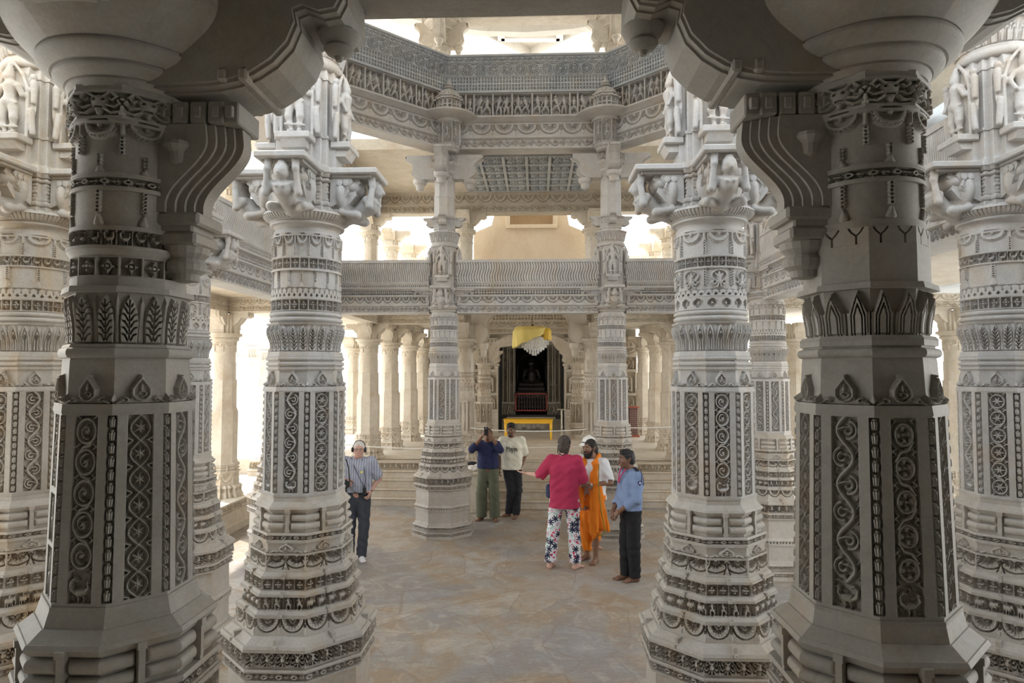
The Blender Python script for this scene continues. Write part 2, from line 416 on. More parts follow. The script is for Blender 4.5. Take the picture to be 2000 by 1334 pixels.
def facet_panel(kind, w=.239, h=.695, res=620, bell=True):
    c = Cv(w, h, res, wrap=False); c.rect(0, w, 0, h, 1)
    m = w/2; hw = w*.225
    y0, y1 = h*.018, h*.985
    c.rect(m-hw, m+hw, y0, y1, 1, cut=1)
    if bell:
        for xc in (0, w):
            c.rect(xc-w*.085, xc+w*.085, y0, y1, 1, cut=1); t_bells(c, xc, y0, y1, w*.07, st=w*.20)
    R = hw*.97
    if kind == 'spiral': t_spiral(c, m, y0+.16*h, y1, R); animal2(c, m, y0, .13*h, 1)
    elif kind == 'flower': t_spiral(c, m, y0, y1, R, 1)
    elif kind == 'quatre': t_spiral(c, m, y0+.14*h, y1, R, 2); animal2(c, m, y0, .12*h, 1)
    elif kind == 'vine': t_vine(c, m, y0+.13*h, y1, R); animal2(c, m, y0, .12*h, -1)
    elif kind == 'lace': t_lace(c, m, y0, y1, R)
    elif kind == 'foliage': t_vine(c, m, y0, y1, R, 1)
    elif kind == 'figures':
        c.rect(m-hw, m+hw, h*.56, h*.60, 1); c.rect(m-hw, m+hw, h*.28, h*.31, 1)
        figure2(c, m, h*.02, h*.25, 5); figure2(c, m, h*.315, h*.24, 9); t_vine(c, m, h*.61, y1, R)
    if kind != 'figures': fill(c, m-hw, m+hw, y0, y1, w*.045, 3, h=.85)
    return c.H
def animal2(c, x, y, h, s):
    c.seg((x-.12*s*h, y+.40*h), (x+.20*s*h, y+.44*h), .19*h, .15*h)
    c.path([(x+.26*s*h, y+.46*h), (x+.42*s*h, y+.60*h), (x+.36*s*h, y+.80*h)], .10*h, .07*h); c.disc((x+.38*s*h, y+.84*h), .09*h); c.seg((x+.44*s*h, y+.84*h), (x+.58*s*h, y+.78*h), .035*h, .02*h)
    c.path([(x-.25*s*h, y+.40*h), (x-.45*s*h, y+.52*h), (x-.50*s*h, y+.80*h), (x-.32*s*h, y+.96*h), (x-.16*s*h, y+.86*h)], .10*h, .05*h)
    for o in (-.10, .16): c.path([(x+o*h, y+.28*h), (x+(o+.05)*h, y+.14*h), (x+o*h, y+.03*h)], .05*h, .035*h, h=.9)
def mk():
    c = Cv(.72, .4); c.frame(0, .055); c.frame(0, .075)     # pierced chain of lozenges
    c.poly([(.0,.2),(.12,.11),(.28,.11),(.40,.2),(.28,.29),(.12,.29)], soft=.015); c.disc((.56,.2), .10, flat=1); c.ring((.56,.2), .05, .015, cut=1)
    c.rect(.40, .72, .185, .215, .9); c.rect(.19, .21, 0, .4, .9)
    c.poly([(.10,.2),(.2,.165),(.30,.2),(.2,.235)], cut=1, soft=.01); T['lozenge'] = c.H
    c = Cv(.5, .55); c.rect(0, .5, 0, .55, 1)                               # pierced squares in two rows
    for y in (.15, .40):
        for x in (.125, .375): c.rect(x-.07, x+.07, y-.075, y+.075, 1, cut=1); c.disc((x, y), .035, .7)
    T['dots'] = c.H
    c = Cv(.5, .5); c.rect(0, .5, 0, .5, 1); c.rect(.15, .35, .15, .35, 1, cut=1); T['dot'] = c.H
    c = Cv(1, 1); c.frame(.05, .06)                                          # four pointed star in a square
    X, Y = c.xs[None, :]-.5, c.ys[:, None]-.5
    st = np.clip((.625-(np.abs(X)**.6+np.abs(Y)**.6))*14, 0, 1); c.H = np.maximum(c.H, st)
    c.ring((.5,.5), .12, .022, cut=1); c.disc((.5,.5), .08)
    T['star'] = c.H
    c = Cv(1, .62)                                                           # half rosettes with the flat side up
    c.rect(0, 1, 0, .62, .85); k = (.5, .57)
    c.ring(k, .45, .025, cut=1, a0=PI, a1=2*PI); c.ring(k, .39, .035, a0=PI, a1=2*PI); c.disc(k, .33, 1, flat=1, cut=1); c.rect(0, 1, .57, .62, 1)
    for i in range(8):
        a = PI+PI*(i+.5)/8; c.poly([pol(k, .30, a), pol(k, .12, a-.19), pol(k, .05, a), pol(k, .12, a+.19)], soft=.012); c.seg(pol(k, .26, a), pol(k, .34, a), .012, .04)
    c.disc(k, .09); c.poly([(0,.02),(.05,.16),(0,.3),(-.05,.16)], soft=.02); c.path([(.02,.3),(.05,.42),(.0,.5)], .018, cut=1); c.path([(.98,.3),(.95,.42),(1.0,.5)], .018, cut=1); T['fan'] = c.H
    c = Cv(1.9, 1); c.rect(0, 1.9, 0, 1, .85)                                 # two quarter fans flanking a lotus bud
    for x, sgn in ((.42, 1), (1.48, -1)):
        k = (x, .86); c.ring(k, .66, .03, cut=1, a0=PI, a1=2*PI); c.ring(k, .56, .035, a0=PI, a1=2*PI); c.disc(k, .49, 1, flat=1, cut=1)
        for i in range(7):
            a = PI+PI*(i+.5)/7; c.poly([pol(k, .44, a), pol(k, .16, a-.2), pol(k, .06, a), pol(k, .16, a+.2)], soft=.02); c.seg(pol(k, .38, a), pol(k, .5, a), .015, .05)
        c.disc(k, .12)
    c.rect(0, 1.9, .87, 1, 1); c.rect(0, 1.9, 0, .08, 1); c.rect(0, .05, 0, 1); c.rect(1.85, 1.9, 0, 1)
    c.poly([(.95,.1),(1.04,.3),(.95,.7),(.86,.3)]); c.path([(.80,.12),(.90,.42),(.92,.75)], .022, cut=1); c.path([(1.10,.12),(1.0,.42),(.98,.75)], .022, cut=1); T['bigfan'] = c.H
    c = Cv(2.6, 1); c.frame(0, .07)                                          # elephants and riders
    for i in range(2):
        x = .2+1.3*i; c.seg((x+.2,.5), (x+.62,.5), .24, .26); c.disc((x+.86,.58), .18); c.path([(x+.98,.5),(x+1.04,.3),(x+.98,.14)], .07, .05)
        for q in (.1, .3, .55, .72): c.seg((x+q,.4), (x+q,.1), .08, .07, .9)
        c.disc((x+.42,.84), .09, .9); c.seg((x+.42,.7), (x+.42,.8), .08, h=.9)
    T['elephant'] = c.H
    c = Cv(1.25, 1); c.frame(0, .06)                                         # rows of little figures
    figure2(c, .33, .06, .86, 3); figure2(c, .93, .06, .86, 8); c.seg((.63,.1),(.63,.9), .04, h=.7); c.seg((.0,.1),(.0,.9), .04, h=.7); T['folk'] = c.H
    c = Cv(1.1, 1); c.rect(0, 1.1, .9, 1, 1)                                 # lion masks with curling horns and drops
    c.seg((.55,.62),(.55,.36), .25, .2); c.disc((.55,.42), .17); c.disc((.45,.62), .05, 1, cut=1); c.disc((.65,.62), .05, 1, cut=1)
    for s in (-1, 1):
        c.path([(.55+s*.12,.75),(.55+s*.3,.92),(.55+s*.42,.72),(.55+s*.32,.58),(.55+s*.25,.68)], .06, .035)
        c.path([(.55+s*.2,.4),(.55+s*.38,.3),(.55+s*.5,.45),(.55+s*.45,.58)], .055, .04); c.path([(.55+s*.15,.25),(.55+s*.3,.1),(.55+s*.5,.14)], .055, .04)
    c.seg((.55,.2),(.55,.05), .1, .05); c.seg((0,.35),(0,.06), .05, .09); c.disc((0,.62), .08); c.seg((.47,.33),(.63,.33), .025, cut=1); T['mask'] = c.H
    c = Cv(1, 1.05)                                                          # swags of beads over hanging chains
    c.rect(0, 1, .97, 1.05, 1); k = (.5, .88); c.disc(k, .44, .95, flat=1); c.rect(0, 1, .93, 1.05, .95); c.disc(k, .27, 1, flat=1, cut=1)
    c.H[(c.ys[:,None] > .88) & (np.abs(c.xs[None,:]-.5) < .27) & (c.ys[:,None] < .92)] = 0
    c.rect(0, 1, .90, .99, .95); c.disc((.5,.86), .07, .9)
    for i in range(13):
        a = PI+PI*i/12; c.disc(pol(k, .37, a), .035, 1, cut=1); c.disc(pol(k, .37, a), .026, .9)
    for i in range(5): c.ring((0, .05+.11*i), .04, .02, .9)
    c.seg((0,.62),(0,.95), .05, .07, .9); T['swag'] = c.H
    c = Cv(1, 1)                                                             # plain with chain and bell
    for i in range(6): c.ring((.5, .95-.105*i), .045, .022, .9)
    c.seg((.5,.3),(.5,.08), .045, .12, .95); c.disc((.5,.06), .05, .9); T['chain'] = c.H
    c = Cv(1, 1)                                                             # hanging chain beside an open blossom
    for i in range(7): c.ring((0, .93-.12*i), .045, .022, .9)
    c.ring((.5,.62), .27, .035, a0=PI*.55, a1=PI*2.45); c.seg((.5,.45),(.5,.80), .09, .03); c.seg((.5,.5),(.36,.74), .05, .03); c.seg((.5,.5),(.64,.74), .05, .03)
    for q in (-1, 1): c.path([(.5,.4),(.5+q*.16,.2),(.5+q*.26,.3),(.5+q*.2,.38)], .05, .03); c.path([(.5,.38),(.5+q*.07,.1),(.5+q*.16,.06)], .05, .03)
    T['blossom'] = c.H
    c = Cv(.6, 1); c.rect(0, .6, 0, .45, 1)                                  # pointed merlons with little crosses
    c.poly([(.03,.4),(.03,.70),(.12,.86),(.3,.95),(.48,.86),(.57,.70),(.57,.4)], soft=.03); c.rect(.25, .35, .08, .38, 1, cut=1); c.rect(.17, .43, .17, .28, 1, cut=1); T['merlon'] = c.H
    c = Cv(1, .85); c.rect(0, 1, 0, .85, 1)                                  # stepped crosses
    for a, b in ((.34,.1),(.24,.2),(.12,.3)): c.rect(.5-a, .5+a, .42-b, .42+b, 1, cut=1)
    c.disc((.5,.42), .12, .6); T['cross'] = c.H
    for nm, vein in (('acanthus', 1), ('lotus', 0)):
        c = Cv(.66, 1)
        def leafpts(s): return [(.33, .97), (.33+s*.10, .86), (.33+s*.22, .66), (.33+s*.27, .4), (.33+s*.24, .0)]
        L_ = leafpts(-1); R_ = leafpts(1)
        c.poly([(0,.97),(.08,.8),(.12,.0),(-.12,0),(-.08,.8)], .55, soft=.05); c.poly(L_+R_[::-1][:-1], soft=.04)
        if vein:
            c.path([(.33,.1),(.33,.85)], .018, cut=1)
            for j in range(6):
                for s in (-1, 1): c.path([(.33+s*.04, .08+.13*j), (.33+s*.12, .18+.13*j), (.33+s*.2, .2+.13*j)], .022, .012, cut=1)
        else:
            for q in (.16, .08): c.path([(.33-q,.02),(.33-q,.4),(.33-q*.7,.66),(.33,.88-q*.3),(.33+q*.7,.66),(.33+q,.4),(.33+q,.02)], .014, h=.7, cut=1)
            c.path([(.33,.02),(.33,.6)], .02, cut=1)
        T[nm] = c.H
    c = Cv(.8, 1)                                                            # tall pointed wedges
    c.rect(0, .8, 0, .5, .75); c.poly([(.08,0),(.08,.5),(.4,1),(.72,.5),(.72,0)], soft=.05)
    for q in (.22, .12): c.path([(.4-q,0),(.4-q,.42),(.4,.42+q*2.1),(.4+q,.42),(.4+q,0)], .016, cut=1)
    c.rect(-.02, .02, 0, .5, 1, cut=1); T['wedge'] = c.H
    c = Cv(1, 1)                                                             # crest of pierced leaves above a panel
    c.poly([(.05,0),(.09,.16),(.2,.25),(.3,.2),(.32,.5),(.38,.68),(.44,.80),(.47,.98),(.53,.98),(.56,.80),(.62,.68),(.68,.5),(.7,.2),(.8,.25),(.91,.16),(.95,0)], .42, soft=.03)
    c.path([(.5,.84),(.42,.66),(.35,.48),(.35,.28),(.42,.14),(.5,.10),(.58,.14),(.65,.28),(.65,.48),(.58,.66),(.5,.84)], .035)
    c.path(spiral((.5,.33), .10, -PI/2, 1.1), .035, .028); c.seg((.5,.45),(.5,.66), .04, .02); c.disc((.5,.92), .045)
    for q in (-1, 1): c.path(spiral((.5+q*.30,.12), .09, PI/2, .8, s=q), .032, .02); c.seg((.5+q*.42,.03),(.5+q*.34,.10), .03)
    c.poly([(0,0),(.06,.1),(0,.35),(-.06,.1)], soft=.04); T['crest'] = c.H
    c = Cv(1, 1); c.frame(0, .05, .8); c.ring((.5,.5), .42, .05); c.disc((.5,.5), .12)   # wheel
    for i in range(12): c.seg(pol((.5,.5), .14, i*PI/6), pol((.5,.5), .33, i*PI/6), .035, .06, .95)
    for a in range(4): c.disc(pol((.5,.5), .66, PI/4+a*PI/2), .09, .7)
    T['wheel'] = c.H
    c = Cv(1.2, .6); c.frame(0, .05)                                         # running scroll
    c.path([(x/20*1.2, .3+.17*math.sin(2*PI*x/20)) for x in range(-1, 22)], .04)
    for s, x in ((1, .3), (-1, .9)):
        c.path(spiral((x, .3-s*.02), .16, s*PI*.5, .9, s=s), .045, .03)
        for i in range(4): c.seg(pol((x,.3), .12, i*1.5), pol((x,.3), .22, i*1.5+.4), .03, .015, .8)
    T['scroll'] = c.H
    c = Cv(.24, 1)                                                           # s-curved reeds
    X, Y = c.xs[None, :], c.ys[:, None]; d = np.abs(((X+.10*np.sin(Y*2*PI)) / .24) % 1-.5)*2; c.H = np.sqrt(np.clip(1-d**4, 0, 1)); T['reed'] = c.H
    c = Cv(.3, 1); d = np.abs(c.xs[None,:]/.3-.5)*2; c.H = np.sqrt(np.clip(1-d**3, 0, 1))*np.ones((c.ny, 1)); T['flute'] = c.H
    c = Cv(.4, .4); c.disc((.2,.2), .19); T['bead'] = c.H
    c = Cv(1, 1); c.frame(.06, .06)                                          # ceiling coffers with curled flowers
    c.rect(.1, .9, .1, .9, .3)
    for y in (.28, .72):
        for x in (.3, .7): c.path(spiral((x, y), .18, 0, 1.2), .05, .03)
    T['coffer'] = c.H
    c = Cv(8.4, 1.5, 70); c.rect(0, 8.4, 0, .06, 1); c.rect(0, 8.4, 1.44, 1.5, 1)     # dancers in framed panels
    rr = random.Random(4); x = .0; i = 0
    while x < 8.3:
        wd = (1.0, .42, 1.0, 1.0, 1.05, 1.0, .96, .4, 1.0)[i % 9]; wd = min(wd, 8.4-x)
        for xx in (x, x+wd): c.rect(xx-.05, xx+.05, 0, 1.5, 1)
        if wd > .8: figure2(c, x+wd*.3, .08, 1.3, i*7+1); figure2(c, x+wd*.7, .08, 1.25, i*7+3)
        elif wd > .3: figure2(c, x+wd*.5, .08, 1.2, i*5)
        x += wd; i += 1
    T['dancers'] = c.H
    c = Cv(2, 2.4); c.frame(.1, .1); figure2(c, 1, .15, 1.9, 11); c.path([(.3,.2),(.3,1.6),(.6,2.1),(1,2.25),(1.4,2.1),(1.7,1.6),(1.7,.2)], .07, h=.9)
    figure2(c, .5, .15, .8, 4); figure2(c, 1.5, .15, .8, 6); T['niche'] = c.H
    for nm, kd in (('p_spiral','spiral'), ('p_flower','flower'), ('p_vine','vine'), ('p_lace','lace'), ('p_foliage','foliage'), ('p_figures','figures'), ('p_quatre','quatre')):
        T[nm] = facet_panel(kd)
    c = Cv(1, 1.2); c.rect(0, 1, 0, 1.2, 1)                                   # plain panels with slim hourglass recesses
    for x in (.25, .75): c.poly([(x-.12,.05),(x+.12,.05),(x+.03,.6),(x+.12,1.15),(x-.12,1.15),(x-.03,.6)], cut=1)
    T['hourglass'] = c.H
    c = Cv(1, 1); c.rect(0, 1, 0, 1, 1)                                       # lines that fork into arches
    c.path([(.5,0),(.5,.5),(.3,.75),(.2,1)], .03, cut=1); c.path([(.5,.5),(.7,.75),(.8,1)], .03, cut=1); T['fork'] = c.H
    c = Cv(1.3, 1); c.frame(0, .06)                                           # geese and beasts marching
    animal2(c, .45, .06, .85, 1); c.seg((1.0,.1),(1.0,.9), .05, h=.8); c.disc((1.0,.85), .1); T['beasts'] = c.H
mk()
def samp(H, u, v):
    """u wraps 0..1, v clamps 0..1"""
    ny, nx = H.shape; x = (u % 1.0)*nx-.5; y = np.clip(v, 0, 1)*ny-.5
    x0 = np.floor(x).astype(int); y0 = np.floor(y).astype(int); fx = x-x0; fy = y-y0
    a, b = x0 % nx, (x0+1) % nx; c, d = np.clip(y0, 0, ny-1), np.clip(y0+1, 0, ny-1)
    return (H[c,a]*(1-fx)+H[c,b]*fx)*(1-fy)+(H[d,a]*(1-fx)+H[d,b]*fx)*fy

# ------------------------------------------------------------------ turned and faceted stone courses
def L(z0, z1, r0, r1=None, o=1, t=None, d=.012, rep=1, kind='lin', b=0, strap=None, rows=None, cen=0):
    return dict(z0=z0, z1=z1, r0=r0, r1=r0 if r1 is None else r1, o=o, t=t, d=d, rep=rep, kind=kind, b=b, strap=strap, rows=rows, cen=cen)
def TT(z0, z1, r, b, o=1, **k): return L(z0, z1, r, None, o, kind='torus', b=b, **k)
def angles(ns):
    """column angles: ns samples on each of the 8 facets, facet 0 faces -y"""
    th, u, fk = [], [], []
    for k, n in enumerate(ns):
        uu = np.arange(n)/n-.5
        th.append(-PI/2+k*PI/4+np.arctan(2*uu*math.tan(PI/8))); u.append(uu+.5); fk.append(np.full(n, k))
    return np.concatenate(th), np.concatenate(u), np.concatenate(fk)
def ratha_plan(th, steps=((1, .42), (.82, .66), (.66, .82), (.42, 1))):
    """square with stepped-in corners, half side 1"""
    P = []
    q = [(1, -.42), (1, .42), (.82, .42), (.82, .66), (.66, .66), (.66, .82), (.42, .82), (.42, 1)]
    pts = []
    for k in range(4):
        a = k*PI/2; ca, sa = math.cos(a), math.sin(a)
        for x, y in q[1:]: pts.append((x*ca-y*sa, x*sa+y*ca))
    P = np.array(pts); Q = np.roll(P, -1, 0)
    r = np.zeros(len(th))
    c, s = np.cos(th), np.sin(th)
    for (x1, y1), (x2, y2) in zip(P, Q):
        dx, dy = x2-x1, y2-y1; den = c*dy-s*dx; den = np.where(np.abs(den) < 1e-9, 1e-9, den)
        t = (x1*dy-y1*dx)/den; q_ = (x1*s-y1*c)/den
        ok = (t > 0) & (q_ >= -1e-6) & (q_ <= 1+1e-6); r = np.where(ok, np.maximum(r, t), r)
    return r
def courses(bands, ns, dz=.0035, close=True):
    th, u, fk = angles(ns); n = len(th)
    octf = 1/np.cos(((th+PI/2+PI/8) % (PI/4))-PI/8)
    rat = ratha_plan(th)
    gu = ((th+PI/2+PI/8)/(2*PI)) % 1.0
    R = []; Z = []
    for b in bands:
        h = b['z1']-b['z0']; m = b['rows'] or (max(2, int(math.ceil(abs(h)/dz))+1) if (b['t'] is not None or b['kind'] != 'lin' ) else 2)
        if b['strap'] : m = max(m, 2)
        t = np.linspace(0, 1, m)
        if b['kind'] == 'lin': r = b['r0']+(b['r1']-b['r0'])*t
        elif b['kind'] == 'torus': r = b['r0']+b['b']*np.sqrt(np.clip(1-(2*t-1)**2, 0, 1))
        elif b['kind'] == 'scotia': r = b['r0']+(b['r1']-b['r0'])*t-b['b']*np.sin(PI*t)
        elif b['kind'] == 'cyma': r = b['r0']+(b['r1']-b['r0'])*(t-b['b']*np.sin(2*PI*t))
        elif b['kind'] == 'out': r = b['r0']+(b['r1']-b['r0'])*(1-np.cos(t*PI/2))
        elif b['kind'] == 'bowl': r = b['r0']+(b['r1']-b['r0'])*np.sin(t*PI/2)
        o = b['o']
        pl = rat if o == 2 else 1+(octf-1)*o
        rad = r[:,None]*pl[None,:]
        if b['t'] is not None:
            ts = b['t'] if isinstance(b['t'], (list, tuple)) else [b['t']]
            hh = np.zeros(rad.shape)
            if o >= .5:
                for q in range(len(ts)):
                    sel = (fk % len(ts)) == q
                    if ts[q] is None: continue
                    hh[:, sel] = samp(T[ts[q]], np.broadcast_to((u[sel]*b['rep'])[None,:], (m, sel.sum())), np.broadcast_to(t[:,None], (m, sel.sum())))
            else:
                hh = samp(T[ts[0]], np.broadcast_to((gu*round(8*b['rep']))[None,:], rad.shape), np.broadcast_to(t[:,None], rad.shape))
            rad = rad-b['d']*1.45*(1-hh) if b['d'] > 0 else rad+(-b['d'])*1.2*hh
        if b['strap']:
            rs, wd = b['strap']; s = np.abs((u-.5))*2*rs*math.tan(PI/8)
            if b['kind'] == 'torus':
                e = np.clip((s-wd-.004)/.016, 0, 1); e2 = np.clip((.5-np.abs(u-.5))*2*rs*math.tan(PI/8)*2/.014, 0, 1) if 0 else 1
                rad = (b['r0']-.006)*pl[None,:]+(rad-(b['r0']-.006)*pl[None,:])*np.sqrt(1-(1-e)**2)[None,:]
            msk = s < wd; rad[:, msk] = np.maximum(rad[:, msk], (rs*pl)[None, msk])
        R.append(rad); Z.append(b['z0']+h*t)
    R = np.concatenate(R); Z = np.concatenate(Z); m = len(Z)
    V = np.stack([R*np.cos(th), R*np.sin(th), np.broadcast_to(Z[:,None], R.shape)], -1).reshape(-1, 3)
    i = np.arange(m-1)[:,None]*n; j = np.arange(n)[None,:]; jn = (j+1) % n
    Q = np.stack([i+j, i+jn, i+n+jn, i+n+j], -1).reshape(-1, 4)
    F = [Q]
    if close:
        c0 = len(V); V = np.concatenate([V, [[0,0,Z[0]], [0,0,Z[-1]]]])
        j = np.arange(n); jn = (j+1) % n
        F.append(np.stack([np.full(n, c0), jn, j], 1)); F.append(np.stack([np.full(n, c0+1), (m-1)*n+j, (m-1)*n+jn], 1))
    return V, F
def course_mesh(name, bands, ns, m, dz=.0035):
    if isinstance(ns, int): ns = [ns]*8
    V, F = courses(bands, ns, dz); me = np_mesh(name, V, F, False); me.materials.append(m); return me
def frieze_mesh(name, length, bands, m, dx=.009, dz=.009, back=.2, mitre=0.0):
    """a straight carved course: x along 0..length, relief towards -y, z up; bands use r as the distance out from y=0.
    mitre: how far the ends draw in per unit of projection (for octagon corners)"""
    nx = int(length/dx)+1; x = np.linspace(0, length, nx)
    R, Z = [], []
    for b in bands:
        h = b['z1']-b['z0']; mm = b['rows'] or (max(2, int(math.ceil(abs(h)/dz))+1) if (b['t'] is not None or b['kind'] != 'lin') else 2)
        t = np.linspace(0, 1, mm)
        if b['kind'] == 'lin': r = b['r0']+(b['r1']-b['r0'])*t
        elif b['kind'] == 'torus': r = b['r0']+b['b']*np.sqrt(np.clip(1-(2*t-1)**2, 0, 1))
        elif b['kind'] == 'cyma': r = b['r0']+(b['r1']-b['r0'])*(t-b['b']*np.sin(2*PI*t))
        else: r = b['r0']+(b['r1']-b['r0'])*t-b['b']*np.sin(PI*t)
        rad = np.repeat(r[:,None], nx, 1)
        if b['t'] is not None:
            tt = b['t']; hh = samp(T[tt], np.broadcast_to((x/length*b['rep'])[None,:], rad.shape), np.broadcast_to(t[:,None], rad.shape))
            rad = rad-b['d']*2.0*(1-hh)
        R.append(rad); Z.append(b['z0']+h*t)
    R.append(np.full((1, nx), -back)); Z.append([Z[-1][-1]]); R.insert(0, np.full((1, nx), -back)); Z.insert(0, [Z[0][0]])
    R = np.concatenate(R); Z = np.concatenate([np.asarray(z) for z in Z]); mm = len(Z)
    X = np.repeat(x[None,:], mm, 0)
    if mitre: f = (x/length*2-1); X = X-f[None,:]*R*mitre
    V = np.stack([X, -R, np.repeat(Z[:,None], nx, 1)], -1).reshape(-1, 3)
    i = np.arange(mm)[:,None]*nx; j = np.arange(nx-1)[None,:]; i2 = ((np.arange(mm)+1) % mm)[:,None]*nx
    Q = np.stack([i+j, i+j+1, i2+j+1, i2+j], -1).reshape(-1, 4)
    me = np_mesh(name, V, [Q], False)
    # end caps
    import bmesh
    bm = bmesh.new(); bm.from_mesh(me); bm.verts.ensure_lookup_table()
    for e in (0, nx-1):
        vs = [bm.verts[k*nx+e] for k in range(mm)]
        if e: vs = vs
        else: vs = vs[::-1]
        try: bm.faces.new(vs)
        except Exception: pass
    bm.to_mesh(me); bm.free()
    me.materials.append(m); return me
# ------------------------------------------------------------------ carved figures used on columns
def statue_mesh(seed, m, h=.44, vx=.006):
    r = random.Random(seed); k = h/.44; s = r.choice((-1, 1)); P = []
    def c(a, b, ra, rb=None, q=.012): P.append(cap([x*k for x in a], [x*k for x in b], ra*k, (rb or ra)*k, q*k))
    hx = .012*s
    c((hx,-.035,.375), (hx,-.033,.385), .031, .03); c((hx,-.03,.41), (hx,-.028,.455), .026, .012)      # head and tall crown
    c((hx,-.03,.33), (hx,-.03,.36), .014)
    c((-.004*s,-.03,.31), (0,-.03,.25), .046, .032); c((0,-.03,.25), (.008*s,-.03,.215), .032, .044)
    c((.0-.04,-.03,.315), (.04,-.03,.315), .02)
    for q in (-1, 1):
        c((.024*q+.006*s,-.032,.2), (.03*q+.012*s*(q == s),-.04,.11), .03, .022); c((.03*q+.012*s*(q == s),-.04,.11), (.022*q,-.03,.02), .021, .013); c((.022*q,-.03,.012), (.03*q,-.062,.008), .013)
        e = (.078*q,-.035,.25+r.uniform(-.01,.03)); c((.05*q,-.03,.315), e, .017, .014); c(e, (.07*q+.01*s,-.06, e[2]+r.choice((-.06,.05))), .013, .011)
        c((.095*q,-.015,.0), (.095*q,-.015,.30), .011); c((.095*q,-.015,.30), (.06*q,-.015,.40), .012, .01); c((.06*q,-.015,.40), (0,-.015,.475), .012, .009)
        c((.13*q,-.01,.02), (.125*q,-.02,.13), .016, .018); c((.125*q,-.02,.15), (.125*q,-.02,.165), .017)    # little attendants
        c((.13*q,-.01,.22), (.13*q,-.01,.34), .014, .02); c((.13*q,-.015,.375), (.13*q,-.015,.38), .019)
    P.append(ell((0, .01*k, .22*k), (.135*k, .02*k, .235*k), .01*k))
    c((-.06,-.045,.06), (.06,-.045,.05), .008); c((-.05,-.045,.21), (.05,-.045,.205), .009)
    V, Q = soft(P, vx); me = np_mesh('statue', V, Q, True); me.materials.append(m); return me
def atlas_mesh(m, vx=.006):
    """flying musician leaning out under the slab; outward is -y, top at z=0"""
    P = []
    def c(a, b, ra, rb=None, q=.014): P.append(cap(a, b, ra, rb, q))
    c((0,-.20,-.075), (0,-.205,-.065), .045, .042); c((0,-.19,-.03), (0,-.19,-.02), .038, .03)         # head, hair
    c((0,-.245,-.075), (0,-.25,-.085), .008); c((0,-.17,-.12), (0,-.185,-.10), .022)
    c((0,-.16,-.165), (0,-.10,-.215), .062, .045); c((-.055,-.165,-.14), (.055,-.165,-.14), .028)
    c((0,-.10,-.22), (0,-.03,-.24), .045, .055)
    for q in (-1, 1):
        c((.065*q,-.165,-.14), (.10*q,-.185,-.195), .024, .02); c((.10*q,-.185,-.195), (.085*q,-.20,-.05), .019, .017); c((.085*q,-.20,-.05), (.08*q,-.19,-.0), .02, .024)
        c((.04*q,-.05,-.24), (.10*q,-.11,-.25), .034, .028); c((.10*q,-.11,-.25), (.11*q,-.02,-.235), .025, .018)
        c((.05*q,-.19,-.135), (.02*q,-.222,-.16), .009)
    P.append(ell((0,-.02,-.12), (.14,.05,.13), .02)); P.append(ell((0,-.08,-.06), (.11,.06,.06), .02))
    V, Q = soft(P, vx); me = np_mesh('atlas_figure', V, Q, True); me.materials.append(m); return me
def scroll_arm(m, reach, drop, width, name, pend=True, ridges=3, top=.06):
    """an s-curved strut growing out of a shaft to carry a beam: outward is +x, its top at z=0"""
    mb = MB()
    def outline(s):
        out = []
        n = 18
        for i in range(n+1):
            t = i/n; z = -top-(drop-top)*t; x = reach*(1-.50*(t**1.0))-reach*.22*math.sin(2*PI*t)*(.6)+s
            out.append((max(x, .05), z))
        return [(0, 0), (reach+s*.5, 0), (reach+s*.5, -top)]+out+[(0, -drop)]
    for i in range(ridges):
        f = i/max(1, ridges-1); wd = width*(1-.62*f); mb.prism(outline(-.0+f*.022*reach/.3), -wd/2, wd/2)
    if pend: mb.lathe([(.015,-drop-.17*reach/.45*1.0), (.04*reach/.45*1.4,-drop-.15*reach/.45), (.05*reach/.45*1.4,-drop-.08*reach/.45), (.075*reach/.45*1.4,-drop-.05*reach/.45), (.08*reach/.45*1.4,-drop), (.06,-drop+.02)], 16, (reach*.55,0,0))
    for k in range(4): mb.box((reach*(1.02-.0*k), 0, -top*.5), (.03, width*.9, top*.7), .006)
    return mb.build(name, m, me_only=True)

# ------------------------------------------------------------------ the courses of the tall ring columns
def slim(bands, tab):
    zs, fs = zip(*tab); f = lambda z: float(np.interp(z, zs, fs)); out = []
    for b in bands:
        b = dict(b); zm = (b['z0']+b['z1'])/2; b['r0'] *= f(b['z0']+.002); b['r1'] *= f(b['z1']-.002); b['b'] = b['b']*f(zm) if b['kind'] == 'torus' else b['b']
        if b['strap']: b['strap'] = (b['strap'][0]*f(zm), b['strap'][1])
        out.append(b)
    return out
RT = [(.88,1), (.95,.985), (1.1,.925), (1.36,.893), (1.5,.862), (1.65,.868), (1.75,.838), (1.84,.848), (1.93,.915), (2.62,.905), (2.66,.865), (2.85,.86), (2.88,.89), (3.07,.90), (3.09,.95), (3.2,.958), (3.7,.955), (3.76,.98), (3.80,1.03), (3.87,1.04)]
PL = [L(0,.04,.50), L(.04,.10,.50,t='lozenge',d=.018,rep=5), L(.10,.115,.49), L(.115,.13,.46,.445), L(.13,.19,.472,t='lozenge',d=.015,rep=3), L(.19,.215,.49,.475), L(.215,.25,.455,.445), L(.25,.44,.44),
      L(.44,.46,.455), L(.46,.51,.46,t='dot',d=.018,rep=9), L(.51,.54,.47,.445), L(.54,.79,.44,.435)]
